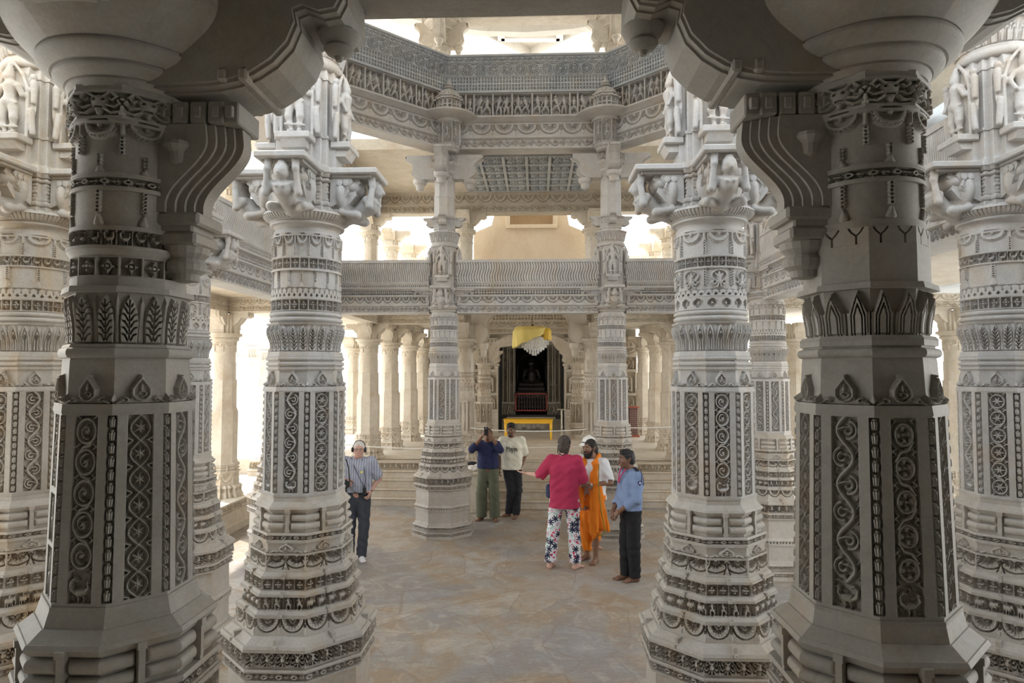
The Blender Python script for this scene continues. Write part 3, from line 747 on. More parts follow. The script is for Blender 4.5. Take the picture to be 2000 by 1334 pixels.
def base_bands(a=0):
    return [L(.79,.86,.470,t='lozenge',d=.020,rep=4), L(.86,.872,.475,.47), L(.872,.885,.45),
      L(.885,.985,.478,.492,t='mask',d=.040,rep=4), L(.985,1.0,.50), L(1.0,1.02,.505,.50,strap=(.515,.012)), L(1.02,1.055,.485,.442,strap=(.495,.012)),
      L(1.055,1.17,.435,t=('fan','fan'),d=.026,rep=2), L(1.17,1.185,.437,strap=(.452,.012)), L(1.185,1.2,.43,.412,strap=(.44,.010)),
      L(1.2,1.29,.408,t=('elephant','folk','elephant','folk') if a else ('folk','elephant'),d=.031,rep=2), L(1.29,1.305,.415,strap=(.43,.012)), L(1.305,1.32,.41,.396,strap=(.42,.010)),
      L(1.32,1.40,.392,t='star',d=.023,rep=4), L(1.40,1.415,.40,strap=(.415,.012)), L(1.415,1.435,.393,.374,strap=(.405,.010)),
      L(1.435,1.555,.368,t='bigfan',d=.026,rep=1), L(1.555,1.62,.352,t='crest',d=-.016,rep=1), L(1.62,1.632,.366), L(1.632,1.672,.364,t='lozenge',d=.018,rep=3), L(1.672,1.682,.368,.362),
      L(1.682,1.70,.335,strap=(.362,.014)), TT(1.70,1.745,.338,.022,strap=(.366,.014)), L(1.745,1.755,.325,strap=(.366,.014)), TT(1.755,1.80,.332,.022,strap=(.364,.014)),
      L(1.80,1.812,.322,strap=(.364,.014)), L(1.812,1.835,.335,.352,strap=(.37,.016)), L(1.835,1.85,.355,.345), L(1.85,1.878,.34,.305), L(1.878,1.91,.300,.291)]
def shaft_bands(pans, r=.288):
    return [L(1.91,1.922,r+.006), L(1.922,2.617,r,t=pans,d=.020), L(2.617,2.645,r+.003),
      L(2.645,2.755,.270,t='crest',d=-.022), L(2.755,2.765,.274,.283), L(2.765,2.778,.285), L(2.778,2.786,.270), TT(2.786,2.815,.274,.012), L(2.815,2.823,.268),
      TT(2.823,2.85,.274,.012), L(2.85,2.885,.278,.262)]
def vase_bands(leaf, rep=3):
    return [L(2.885,2.99,.262,.246,o=.8,kind='scotia',b=-.012,t=None,rows=14), ] if 0 else [
      L(2.885,3.07,.262,.285,o=.8,kind='cyma',b=.34,t=leaf,d=.013,rep=rep), L(3.07,3.082,.277,o=.7), L(3.082,3.092,.25,o=0), TT(3.092,3.122,.252,.014,o=0), L(3.122,3.13,.245,o=0),
      TT(3.13,3.158,.250,.012,o=0), L(3.158,3.165,.244,o=0)]
def drum_bands(v):
    if v == 0:
        return [L(3.165,3.245,.252,o=0,t='star',d=.020,rep=3), L(3.245,3.255,.254,o=0), L(3.255,3.325,.250,o=0,t='merlon',d=.013,rep=5),
          L(3.325,3.44,.238,o=0,t='chain',d=-.013,rep=2), L(3.44,3.452,.252,o=0), L(3.452,3.53,.250,o=0,t='star',d=.018,rep=3), L(3.53,3.54,.252,o=0),
          L(3.54,3.70,.238,.238,o=0,t='swag',d=-.015,rep=2), L(3.70,3.715,.246,.24,o=0), L(3.715,3.73,.236,o=0)]
    if v == 1:
        return [L(3.165,3.25,.252,o=0,t='cross',d=.016,rep=2), L(3.25,3.256,.254,o=0), L(3.256,3.30,.252,o=0,t='merlon',d=.012,rep=4),
          L(3.30,3.44,.238,o=0,t='blossom',d=-.014,rep=1), L(3.44,3.448,.252,o=0), L(3.448,3.52,.250,o=0,t='star',d=.018,rep=4), L(3.52,3.53,.252,o=0),
          L(3.53,3.70,.238,.238,o=0,t='swag',d=-.015,rep=1), L(3.70,3.715,.246,.24,o=0), L(3.715,3.73,.236,o=0)]
    return [L(3.165,3.245,.252,o=0,t='star',d=.020,rep=3), L(3.245,3.255,.254,o=0), L(3.255,3.325,.250,o=0,t='merlon',d=.013,rep=4),
          L(3.325,3.47,.238,o=0,t='chain',d=-.013,rep=1), L(3.47,3.478,.25,o=0), L(3.478,3.545,.250,o=0,t='beasts',d=.020,rep=3), L(3.545,3.555,.252,o=0),
          L(3.555,3.70,.238,.238,o=0,t='swag',d=-.015,rep=1), L(3.70,3.715,.246,.24,o=0), L(3.715,3.73,.236,o=0)]
RINGCAP = [L(3.73,3.765,.225,.238,o=0,kind='scotia',b=.01,rows=6), TT(3.765,3.79,.245,.016,o=0), L(3.79,3.80,.24,.25,o=0), L(3.80,3.838,.252,.292,o=0,kind='bowl',t='flute',d=.012,rep=9), L(3.838,3.855,.296,.288,o=0), L(3.855,3.87,.26,.25,o=0)]
BLOCK = [L(3.86,3.89,.262,o=2), L(3.89,3.90,.235,o=2), TT(3.90,3.935,.24,.012,o=2), L(3.935,3.945,.232,o=2), L(3.945,4.06,.235,o=2,t='dots',d=.006,rep=1), L(4.06,4.07,.228,o=2), TT(4.07,4.095,.238,.012,o=2),
         L(4.095,4.105,.23,o=2), L(4.105,4.135,.245,.262,o=2), L(4.135,4.175,.268,.262,o=2), L(4.175,4.20,.235,.225,o=2)]
FIGB = [L(4.20,4.38,.225,o=2), L(4.38,4.40,.235,o=2), L(4.40,4.80,.215,o=2), L(4.80,4.82,.225,o=2), L(4.82,4.90,.22,.20,o=2)]
COLLAR = [TT(4.88,4.95,.21,.03,o=0), L(4.95,4.965,.215,o=0), L(4.965,5.12,.225,.262,o=.7,kind='lin',t='lotus',d=.016,rep=2), L(5.12,5.14,.265,o=.7), L(5.14,5.19,.17,o=1), TT(5.19,5.22,.17,.015,o=1), L(5.22,5.27,.17,.205,o=1), L(5.27,5.38,.20,o=2,t='dots',d=.008), L(5.38,5.41,.225,o=2), L(5.41,5.43,.19,.18,o=1)]
USH = [L(5.43,5.75,.172,o=1), L(5.75,5.765,.180,o=1), L(5.765,6.02,.168,o=1), L(6.02,6.04,.178,o=0), L(6.04,6.16,.17,o=0,t='swag',d=-.01,rep=1), L(6.16,6.18,.19,.20,o=0), L(6.18,6.22,.21,o=0), L(6.22,6.30,.2,.25,o=2), L(6.30,6.36,.26,o=2), L(6.36,6.48,.25,o=2,t='niche',d=.02)]
NSB = 68
me_pl = course_mesh('plinth', PL, 44, M['ringb'], .006)
me_base = [course_mesh('base', slim(base_bands(a), RT), NSB, M['ringb'], .0036) for a in (0,)]
pans = [('p_vine','p_flower','p_spiral','p_lace','p_foliage','p_flower','p_spiral','p_vine'), ('p_spiral','p_flower','p_vine','p_lace','p_spiral','p_foliage','p_lace','p_spiral')]
me_sh = [course_mesh('shaft', slim(shaft_bands(p), RT), NSB, M['ring'], .0036) for p in pans]
me_vs = [course_mesh('vase_band', slim(vase_bands(lf), RT), 60, M['ring'], .004) for lf in ('acanthus', 'lotus')]
me_dr = [course_mesh('drum', slim(drum_bands(v), RT), 64, M['ring'], .0042) for v in (0, 1, 2)]
me_rc = course_mesh('ring_capital', slim(RINGCAP, RT), 64, M['ring'], .005)
me_bl = course_mesh('bracket_block', BLOCK, 28, M['ring'], .006)
me_fb = course_mesh('niche_block', FIGB, 28, M['ring'], .01)
me_co = course_mesh('lotus_collar', COLLAR, 30, M['ring'], .006)
me_us = course_mesh('upper_shaft', USH, 24, M['ring'], .008)
me_st = [statue_mesh(s, M['ring']) for s in (3, 5)]
me_at = atlas_mesh(M['ring'])
mb = MB(); mb.box((0,-.10,-.022), (.34,.34,.044), .008); mb.box((0,-.08,-.052), (.28,.28,.02), .004); me_slab = mb.build('slab', M['ring'], me_only=True)
mb = MB()
mb.prism([(.04,-.05), (-.15,-.05), (-.17,-.09), (-.13,-.13), (-.14,-.18), (-.09,-.24), (-.02,-.29), (.04,-.31)], -.10, .10, 'x'); mb.prism([(.04,-.05), (-.10,-.05), (-.12,-.09), (-.09,-.13), (-.09,-.18), (-.05,-.23), (.04,-.27)], -.125, .125, 'x')
for q in (-1, 1):
    for yy in (-.045, .0): mb.lathe([(.008,0),(.022,0),(.022,.012),(.012,.014)], 10, (q*.125-.0, yy-.03, -.10), Matrix.Rotation(q*PI/2, 3, 'Y')); mb.tube([(q*.128,yy-.03,-.12),(q*.13,yy-.045,-.16),(q*.128,yy-.02,-.20)], .008, 6)
me_cheek = mb.build('bracket_core', M['ring'], me_only=True)
mb = MB(); mb.box((0,-.04,-.02), (.24,.14,.045), .006); mb.prism([(-.10,-.04), (-.065,-.095), (0,-.095), (0,-.04)], -.085, .085, 'x'); me_ped = mb.build('pedestal', M['ring'], me_only=True)
me_arm = scroll_arm(M['ring'], .50, .42, .20, 'scroll_bracket', ridges=3)
me_sarm = scroll_arm(M['ring'], .20, .16, .12, 'small_bracket', pend=False, ridges=2, top=.03)
def paint(t, m):
    for c in t.children_recursive:
        if c.type == 'MESH': c.material_slots[0].link = 'OBJECT'; c.material_slots[0].material = m
def ring_column(x, y, label, v=0, rot=0, lf=0, dr=0, group=None):
    t = thing('carved_column', label, 'column', (x, y, 0), rot*PI/2, group)
    ob('plinth', me_pl, None, t); ob('base', me_base[0], None, t); s = ob('shaft', me_sh[v], None, t)
    ob('vase_band', me_vs[lf], None, t); ob('drum', me_dr[dr], None, t); ob('ring_capital', me_rc, None, t); ob('bracket_block', me_bl, None, t)
    for k in range(4):
        a = k*PI/2; R = Matrix.Rotation(a, 3, 'Z')
        b = ob('figure_bracket', me_slab, None, t, R @ Vector((0,-.27,4.17)), (0,0,a))
        ob('bracket_core', me_cheek, None, b, (0,.03,-.0)); af = ob('atlas_figure', me_at, None, b, (0,.02,-.055)); af.scale = (1.1,1.22,1.08)
    ob('niche_block', me_fb, None, t)
    for k in range(4):
        a = k*PI/2; R = Matrix.Rotation(a, 3, 'Z')
        p = ob('pedestal', me_ped, None, t, R @ Vector((0,-.225,4.37)), (0,0,a))
        stt = ob('statue', me_st[k % 2], None, p, (0,-.0,.005)); stt.scale = (1.12,1.15,1.10)
    ob('lotus_collar', me_co, None, t)
    u = ob('upper_shaft', me_us, None, t)
    for k in range(4):
        ob('scroll_bracket', me_arm, None, t, (.16*math.cos(k*PI/2), .16*math.sin(k*PI/2), 6.50), (0,0,k*PI/2))
        ob('small_bracket', me_sarm, None, t, (.15*math.cos(k*PI/2), .15*math.sin(k*PI/2), 5.41), (0,0,k*PI/2))
    return t
YM, YS1, YS2, YR = -3.35, -1.42, 1.33, 3.22
XL = dict(ml=ax(597,YM), mr=ax(1389,YM), rl=ax(867,YR), rr=ax(1195,YR), sl1=ax(357,YS1), sr1=3.42, sl2=-3.42, sr2=ax(1500,YS2), cl=ax(60,YM-.05), cr=ax(1962,YM+.02))
ring_column(XL['ml'], YM, 'near carved marble column left of the open floor, half hiding the man in striped shirt', 0, 0, 0, 0)
ring_column(XL['mr'], YM, 'near carved marble column right of the open floor with stepped crosses on its drum', 1, 0, 1, 1)
ring_column(XL['rl'], YR, 'slimmer looking carved column behind the octagon, left of the man in navy shirt', 1, 2, 1, 0)
ring_column(XL['rr'], YR, 'carved column behind the octagon that rises behind the man in orange shawl', 0, 2, 1, 0)
ring_column(XL['sl1'], YS1, 'carved column half hidden behind the dark left front column', 0, 1, 1, 1)
ring_column(XL['sr1'], YS1, 'carved side column hidden behind the dark right front column', 1, 1, 0, 0)
ring_column(XL['sl2'], YS2, 'carved side column hidden behind the near left column', 1, 3, 0, 0)
ring_column(XL['sr2'], YS2, 'pinkish grey carved column just right of the near right column, statue on top', 1, 3, 1, 0)
tl_ = ring_column(XL['cl'], YM-.05, 'carved column cut by the left edge of the view with yellowish stains', 1, 2, 1, 2)
ring_column(XL['cr'], YM+.02, 'carved column at the right edge with a band of beasts under its swags', 0, 3, 0, 2)

paint(tl_, M['ochre'])
# ------------------------------------------------------------------ the two dark front columns
def strut_mesh(m):
    mb = MB(); n = 22
    def edge(ins):
        P = []
        for i in range(n+1):
            t = i/n; z = -.10-.34*t; x = .325-.15*(.5-.5*math.cos(PI*min(1, max(0, (t-.18)/.74))))+.012*math.sin(PI*t*1.2)*(1-t); P.append((x-ins, z))
        return P
    for ins, w_ in ((.0,.07), (.028,.105), (.056,.14), (.085,.175), (.115,.205)):
        e = edge(ins); mb.prism([(0,-.10)]+e+[(0,-.44)], -w_/2, w_/2)
    for k, x in enumerate((.04,.11,.18,.25,.305)): mb.box((x,0,-.055), (.062,.21-.02*(k == 4),.085), .006); mb.box((x,0,-.055), (.03,.225,.045), .004)
    mb.box((.09,0,-.465), (.20,.20,.05), .01); mb.box((.08,0,-.50), (.16,.17,.035), .008); mb.box((.085,0,-.54), (.18,.185,.05), .01)
    mb.lathe([(.02,-.70),(.05,-.695),(.055,-.67),(.075,-.655),(.08,-.63),(.065,-.61),(.085,-.59),(.09,-.565)], 18, (.09,0,0))
    for q in (-1, 1): mb.lathe([(.012,.0),(.03,.012),(.035,.05),(.055,.075),(.05,.09)], 12, (.10, q*.088, -.26)); mb.box((.10,q*.09,-.17), (.10,.02,.02), .004)
    return mb.build('scroll_strut', m, me_only=True)
def front_bands(side):
    r = .262
    low = [L(1.0,1.43,.40), L(1.43,1.44,.385), L(1.44,1.56,.352,t='bigfan',d=.020), L(1.56,1.575,.36), L(1.575,1.632,.350,t='lozenge',d=.018,rep=3), L(1.632,1.645,.356,.35),
      L(1.645,1.66,.32,strap=(.348,.013)), TT(1.66,1.705,.322,.022,strap=(.35,.013)), L(1.705,1.715,.31,strap=(.35,.013)), TT(1.715,1.765,.318,.022,strap=(.35,.013)), L(1.765,1.775,.31,strap=(.35,.013)),
      L(1.775,1.80,.325,.342,strap=(.356,.016)), L(1.80,1.815,.345,.335), L(1.815,1.85,.33,.285), L(1.85,1.905,.28,.268)]
    P = ('p_spiral','p_lace','p_foliage','p_flower','p_foliage','p_lace','p_spiral','p_figures') if side < 0 else ('p_quatre','p_lace','p_spiral','p_vine','p_foliage','p_spiral','p_lace','p_vine')
    mid = [L(1.905,1.918,r+.006), L(1.918,2.60,r,t=P,d=.0145), L(2.60,2.632,r+.003), L(2.632,2.742,r-.016,t='crest',d=-.020), L(2.742,2.79,r-.016,r-.018)]
    if side < 0:
        up = [L(2.79,2.798,.243), TT(2.798,2.838,.246,.016), L(2.838,2.85,.25,.243), L(2.85,3.04,.238,.252,o=.85,kind='cyma',b=.2,t='acanthus',d=.013,rep=2), L(3.04,3.062,.262,.258,o=.8),
          L(3.062,3.10,.236,o=.4), L(3.10,3.175,.240,o=0,t='star',d=.018,rep=2), L(3.175,3.20,.236,.255,o=0), L(3.20,3.212,.257,o=0), L(3.212,3.275,.246,o=0,t='beasts',d=.018,rep=3), L(3.275,3.288,.245,o=0)]
    else:
        up = [L(2.79,2.798,.243), TT(2.798,2.832,.246,.016), L(2.832,2.84,.24), L(2.84,2.862,.252), L(2.862,2.876,.255,.243), L(2.876,3.04,.236,.262,o=.9,kind='cyma',b=.14,t='wedge',d=.02,rep=2), L(3.04,3.062,.268,.262,o=.9),
          L(3.062,3.20,.240,o=.85), L(3.20,3.26,.242,o=.7,t='fork',d=.010,rep=2), L(3.26,3.288,.240,o=0)]
    up += [L(3.288,3.42,.230,o=0,t='chain',d=-.012,rep=1), L(3.42,3.43,.246,o=0), L(3.43,3.475,.244,o=0,t='lozenge',d=.016,rep=2), L(3.475,3.485,.246,o=0),
          L(3.485,3.555,.230,.230,o=0,t='chain',d=-.012,rep=1), L(3.555,3.685,.230,o=0,t='swag',d=-.018,rep=1), L(3.685,3.695,.25,o=.9), L(3.695,3.79,.234,o=.9,t='mask',d=-.020,rep=1), L(3.79,3.81,.255,o=.9)]
    return low, mid, up
def front_capital():
    return [L(3.805,3.83,.262,.268,o=0), L(3.83,3.838,.262,o=0), L(3.838,3.875,.27,.30,o=0,kind='bowl',rows=7), L(3.875,3.883,.295,o=0), L(3.883,3.93,.305,.345,o=0,kind='bowl',rows=8), L(3.93,3.942,.335,o=0), L(3.942,4.12,.34,.43,o=.15,kind='bowl',rows=14), L(4.12,4.26,.43,o=.2)]
def corbel_high(m, reach, width):
    mb = MB(); k = reach-.66
    def out(s, zz=0):
        q = [(.1,4.03), (.40,4.03), (.48+k,4.045), (.55+k,4.08), (.59+k,4.13), (.60+k,4.17), (.65+k,4.19), (.66+k,4.28), (.1,4.28)]
        return [(p[0]+s*(p[0] > .2), p[1]-zz*(p[1] < 4.2)) for p in q]
    for f, s, zz in ((1, 0, 0), (.88, .008, .008), (.66, .014, .014)): mb.prism(out(s, zz), -width/2*f, width/2*f)
    return mb
def corbel(m, reach, width):
    mb = MB(); k = reach-.88
    def out(s, zz=0):
        q = [(.1,3.83), (.30,3.83), (.40,3.835), (.48+k*.8,3.85), (.55+k*.8,3.875), (.62+k,3.92), (.68+k,3.985), (.71+k,4.06), (.70+k,4.11), (.74+k,4.125), (.80+k,4.10), (.86+k,4.11), (.885+k,4.16), (.88+k,4.28), (.1,4.28)]
        return [(p[0]+s*(p[0] > .2), p[1]-zz*(p[1] < 4.2)) for p in q]
    for f, s, zz in ((1, 0, 0), (.90, .008, .010), (.70, .014, .018)): mb.prism(out(s, zz), -width/2*f, width/2*f)
    for u in (.44+k*.8, .52+k*.8): mb.box((u, 0, 3.86), (.035, width*1.04, .05), .008)
    return mb
def pendant_mesh(m):
    mb = MB(); mb.lathe([(.012,-.075),(.02,-.06),(.045,-.05),(.06,-.03),(.05,-.015),(.07,0),(.085,.03),(.06,.05),(.05,.07)], 20); return mb.build('lotus_pendant', m, me_only=True, smooth=True)
me_pend = pendant_mesh(M['front'])
YF = -5.42
FTL = [(1.0,.93), (1.85,.93), (1.92,.91), (2.3,.885), (2.6,.855), (2.66,.835), (3.80,.835), (3.9,.95), (4.1,1.04)]
FTR = [(1.0,.96), (1.85,.96), (1.92,.965), (2.3,.93), (2.6,.90), (2.66,.86), (3.0,.835), (3.80,.835), (3.9,.95), (4.1,1.04)]
for side, px, lab in ((-1, 249, 'dark shaded front column at left with scroll vines, thick and unlit, nearest on the left'), (1, 1694, 'dark shaded front column at right with tall pointed petal band, nearest on the right')):
    x = ax(px, YF); t = thing('front_column', lab, 'column', (x, YF, 0))
    lo, mi, up = (slim(b_, FTL if side < 0 else FTR) for b_ in front_bands(side))
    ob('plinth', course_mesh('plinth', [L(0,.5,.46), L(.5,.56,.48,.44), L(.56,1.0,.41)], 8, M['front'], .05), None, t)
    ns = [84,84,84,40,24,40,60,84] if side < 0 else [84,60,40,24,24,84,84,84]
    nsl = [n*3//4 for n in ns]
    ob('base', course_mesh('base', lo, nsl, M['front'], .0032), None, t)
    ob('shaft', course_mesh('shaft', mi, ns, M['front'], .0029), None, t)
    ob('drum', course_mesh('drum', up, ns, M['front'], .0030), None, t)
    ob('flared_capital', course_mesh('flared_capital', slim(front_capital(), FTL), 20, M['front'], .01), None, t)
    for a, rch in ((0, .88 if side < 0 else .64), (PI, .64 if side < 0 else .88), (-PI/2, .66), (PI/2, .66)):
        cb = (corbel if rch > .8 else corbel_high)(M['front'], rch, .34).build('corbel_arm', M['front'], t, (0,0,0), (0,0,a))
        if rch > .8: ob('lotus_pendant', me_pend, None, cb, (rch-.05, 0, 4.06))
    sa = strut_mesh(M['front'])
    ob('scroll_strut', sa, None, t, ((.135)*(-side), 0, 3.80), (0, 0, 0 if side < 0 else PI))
# ------------------------------------------------------------------ floor
def floor_mat():
    m = mat('worn_marble_floor', (.5,.47,.43), .5); b = m.node_tree.nodes['Principled BSDF']
    tcn = nd(m, 'ShaderNodeTexCoord'); P = tcn.outputs['Object']
    nz = nd(m, 'ShaderNodeTexNoise', Scale=.9, Detail=3.0); ln(m, P, nz.inputs['Vector'])
    wv = mixc(m, .12, (0,0,0), (0,0,0)); 
    av = nd(m, 'ShaderNodeVectorMath', operation='MULTIPLY_ADD'); ln(m, nz.outputs['Color'], av.inputs[0]); av.inputs[1].default_value = (.35,.35,0); ln(m, P, av.inputs[2])
    v1 = nd(m, 'ShaderNodeTexVoronoi', Scale=1.15, Randomness=.85); v1.feature = 'F1'; ln(m, av.outputs[0], v1.inputs['Vector'])
    v2 = nd(m, 'ShaderNodeTexVoronoi', Scale=1.15, Randomness=.85); v2.feature = 'DISTANCE_TO_EDGE'; ln(m, av.outputs[0], v2.inputs['Vector'])
    sepc = nd(m, 'ShaderNodeSeparateColor'); ln(m, v1.outputs['Color'], sepc.inputs[0])
    slab = ramp(m, sepc.outputs[0], [(0, (.34,.315,.285)), (.35, (.42,.38,.325)), (.6, (.44,.385,.31)), (.8, (.52,.485,.43)), (1, (.36,.34,.32))])
    n1 = nd(m, 'ShaderNodeTexNoise', Scale=1.5, Detail=8.0, Roughness=.65, Distortion=1.2); ln(m, P, n1.inputs['Vector'])
    c = mixc(m, ramp(m, n1.outputs[0], [(.42, (0,0,0)), (.58, (.85,)*3)]), slab, (.40,.285,.175))
    n2 = nd(m, 'ShaderNodeTexNoise', Scale=.55, Detail=6.0, Distortion=1.0); ln(m, P, n2.inputs['Vector'])
    c = mixc(m, ramp(m, n2.outputs[0], [(.48, (0,0,0)), (.60, (.65,)*3)]), c, (.28,.285,.30))
    n6 = nd(m, 'ShaderNodeTexNoise', Scale=2.4, Detail=7.0, Roughness=.7, Distortion=1.8); ln(m, P, n6.inputs['Vector'])
    c = mixc(m, ramp(m, n6.outputs[0], [(.52, (0,0,0)), (.66, (.55,)*3)]), c, (.60,.56,.50))
    mp = nd(m, 'ShaderNodeMapping'); mp.inputs['Rotation'].default_value = (0,0,.5); mp.inputs['Scale'].default_value = (1, 4, 1); ln(m, P, mp.inputs[0])
    n3 = nd(m, 'ShaderNodeTexNoise', Scale=2.2, Detail=9.0, Roughness=.7, Distortion=2.6); ln(m, mp.outputs[0], n3.inputs['Vector'])
    c = mixc(m, ramp(m, n3.outputs[0], [(.46, (0,0,0)), (.5, (.5,)*3), (.54, (0,0,0))]), c, (.22,.20,.19))
    c = mixc(m, ramp(m, v2.outputs['Distance'], [(0, (.7,)*3), (.005, (.4,)*3), (.010, (0,0,0))]), c, (.27,.20,.14))
    n4 = nd(m, 'ShaderNodeTexNoise', Scale=45.0, Detail=4.0); ln(m, P, n4.inputs['Vector'])
    c = mixc(m, .3, c, ramp(m, n4.outputs[0], [(.3, (.6,.6,.6)), (.7, (1,1,1))]), 'MULTIPLY')
    ln(m, c, b.inputs['Base Color']); ln(m, ramp(m, n1.outputs[0], [(.3, (.38,)*3), (.7, (.62,)*3)]), b.inputs['Roughness'])
    bp = nd(m, 'ShaderNodeBump', Strength=.15, Distance=.01); ln(m, n3.outputs[0], bp.inputs['Height']); ln(m, bp.outputs[0], b.inputs['Normal'])
    return m
M['floor'] = floor_mat()
mb = MB(); mb.box((0,0,-.1), (14,15.5,.2)); struct(mb.build('floor', M['floor']))
mb = MB(); mb.box((0,8,-.16), (90,80,.2)); struct(mb.build('ground', M['white']))
# ------------------------------------------------------------------ raised platforms and steps
YP = 6.02
mb = MB()
mb.box((0,YP+5.0,.42), (13.6,9.9,.84))
struct(mb.build('platform_rear', M['cream']))
SL, SR = ax(905, 5.3), ax(1240, 5.3)
mb = MB()
for i in range(5):
    y0 = 5.08+.235*i; z = .168*(i+1)
    mb.box(((SL+SR)/2, (y0+YP+.1)/2, z/2), (SR-SL, YP+.1-y0, z-.0), .012)
    mb.box(((SL+SR)/2, y0+.1, z-.012), (SR-SL+.01, .25, .03), .008)
struct(mb.build('stair_steps', M['step']))
FR = dict()
me_pf = frieze_mesh('platform_front', 1.0, [L(0,.14,.62), L(.14,.165,.66,.64), L(.165,.30,.50,.48), L(.30,.325,.52,.50), L(.325,.47,.36,.34), L(.47,.495,.38,.36), L(.495,.63,.20,.18), L(.63,.655,.23,.21), L(.655,.68,.10,.12), L(.68,.80,.10,t='mask',d=.014,rep=8), L(.80,.84,.14)], M['step'], .009, .012)
def strip(me, A, B, z=0, name=None, parent=None, L0=1.0):
    """place a frieze so that its carved side looks to the right of A->B"""
    d = Vector((B[0]-A[0], B[1]-A[1], 0)); o = ob(name or me.name, me, None, parent, (A[0], A[1], z), (0,0,math.atan2(d.y, d.x))); o.scale = (d.length/L0, 1, 1); return o
x = -6.0
while x < SL-.02:
    x2 = min(x+1.0, SL); strip(me_pf, (x, YP-.04), (x2, YP-.04), name='platform_course'); x = x2
x = SR
while x < 6.0: x2 = min(x+1.0, 6.0); strip(me_pf, (x, YP-.04), (x2, YP-.04), name='platform_course'); x = x2
for o in C.objects:
    if o.name.startswith('platform_course'): struct(o)
mb = MB(); mb.box((-8.2,1.7,.26), (6.3,8.6,.52)); struct(mb.build('platform_left', M['cream']))
mb = MB(); mb.box((8.4,1.7,.26), (6.3,8.6,.52)); struct(mb.build('platform_right', M['cream']))
me_sf = frieze_mesh('side_course', 1.0, [L(0,.12,.06), L(.12,.15,.07,.04), L(.15,.34,.03), L(.34,.36,.05), L(.36,.42,.04,t='lozenge',d=.012,rep=8), L(.42,.50,.05,t='mask',d=.02,rep=8), L(.50,.53,.08)], M['cream'], .012, .012)
for k in range(8):
    y = 5.9-k*1.0; strip(me_sf, (-5.05, y-1.0), (-5.05, y), name='platform_course'); strip(me_sf, (5.25, y), (5.25, y-1.0), name='platform_course')
for o in C.objects:
    if o.name.startswith('platform_course'): struct(o)
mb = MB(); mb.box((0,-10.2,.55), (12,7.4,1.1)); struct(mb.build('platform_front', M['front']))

# pedestal block beside the stair with a bundle of cloth on it
p0 = at(912, 985, 5.0); p1 = at(936, 985, 5.0)
t = thing('stair_pedestal', 'square stone block beside the steps behind the man in navy shirt', 'pedestal', ((p0.x+p1.x)/2-.02, 5.0, 0))
mb = MB(); mb.box((0,0,.37), (.34,.5,.74), .01); mb.box((0,0,.05), (.40,.56,.1), .01); mb.build('block', M['cream'], t)
mb = MB(); mb.box((0,0,.755), (.42,.58,.05), .012); mb.build('top_slab', M['cream'], t)
M['cloth_w'] = mat('white_cotton', (.75,.73,.70), .9)
o = soft_ob('cloth_bundle', [ell((0,0,.05), (.17,.10,.06), .03), cap((-.12,.02,.04), (.15,-.02,.06), .045, .035), cap((.05,.03,.09), (.14,.0,.08), .035)], .008, M['cloth_w'], None, warp=lambda X,Y,Z: .006*np.sin(X*60+Y*30)*np.cos(Z*50), loc=((p0.x+p1.x)/2, 4.98, .78))
tag(o, 'crumpled white cloth bag lying on the block beside the steps', 'bag')
o = soft_ob('folded_cap', [ell((0,0,.03), (.09,.06,.035), .02), cap((-.08,0,.01), (.05,0,.02), .02)], .007, mat('black_fabric', (.02,.02,.025), .8), None, loc=((p0.x+p1.x)/2-.03, 5.12, .90-.02))
tag(o, 'small black item of clothing on top of the white bag', 'cap')

# ------------------------------------------------------------------ ring parapets and beams at gallery floor level
me_par = frieze_mesh('gallery_parapet', 2.8, [
    L(4.04,4.06,.10), L(4.06,4.14,.10,.13,t='dots',d=.018,rep=26), L(4.14,4.16,.14,.18), L(4.16,4.18,.19), L(4.18,4.235,.17,.19,t='dot',d=.014,rep=50), L(4.235,4.26,.20,.22), L(4.26,4.275,.20),
    L(4.275,4.61,.19,.16,kind='cyma',b=-.5,t='reed',d=.024,rep=54), L(4.61,4.66,.17)], M['ring'], .0062, .007, back=.12)
me_beam = frieze_mesh('carved_beam', 2.8, [L(3.74,3.755,.15), L(3.755,3.875,.15,t='scroll',d=.014,rep=12), L(3.875,3.895,.165), L(3.895,4.03,.15,t='fan',d=.016,rep=11), L(4.03,4.05,.17)], M['ring'], .007, .007, back=.15)
def ring_side(A, B, par_l, beam_l, both=True):
    if par_l: tag(strip(me_par, A, B, 0, 'gallery_parapet', None, 2.8), par_l, 'parapet')
    if beam_l: tag(strip(me_beam, A, B, 0, 'carved_beam', None, 2.8), beam_l, 'beam')
RL, RR = (XL['rl'], YR), (XL['rr'], YR)
CLr, CRr = (-3.42, YR), (3.45, YR)
g = .24
ring_side((RL[0]+g, YR), (RR[0]-g, YR), 'ribbed marble parapet across the middle, between the two rear columns', 'carved beam of half rosettes under the middle ribbed parapet')
ring_side(CLr, (RL[0]-g, YR), 'ribbed marble parapet left of the rear left column', 'carved beam under the ribbed parapet, left of the rear left column')
ring_side((RR[0]+g, YR), CRr, 'ribbed marble parapet right of the rear right column', 'carved beam under the ribbed parapet, right of the rear right column')
ring_side((-3.42, YS1+g), (-3.42, YS2-g), 'ribbed parapet running away along the left side, behind the dark left column', 'carved beam running away along the left side under the ribbed parapet')
ring_side((-3.42, YS2+g), (-3.42, YR-.1), 'short far ribbed parapet at the rear left corner', 'short far carved beam at the rear left corner')
ring_side((3.45, YS2-g), (3.45, YS1+g), 'ribbed parapet along the right side, between the pinkish grey and the dark right column', 'carved beam along the right side beyond the dark right column')
ring_side((3.45, YR-.1), (3.45, YS2+g), 'short far ribbed parapet at the rear right corner', 'short far carved beam at the rear right corner')
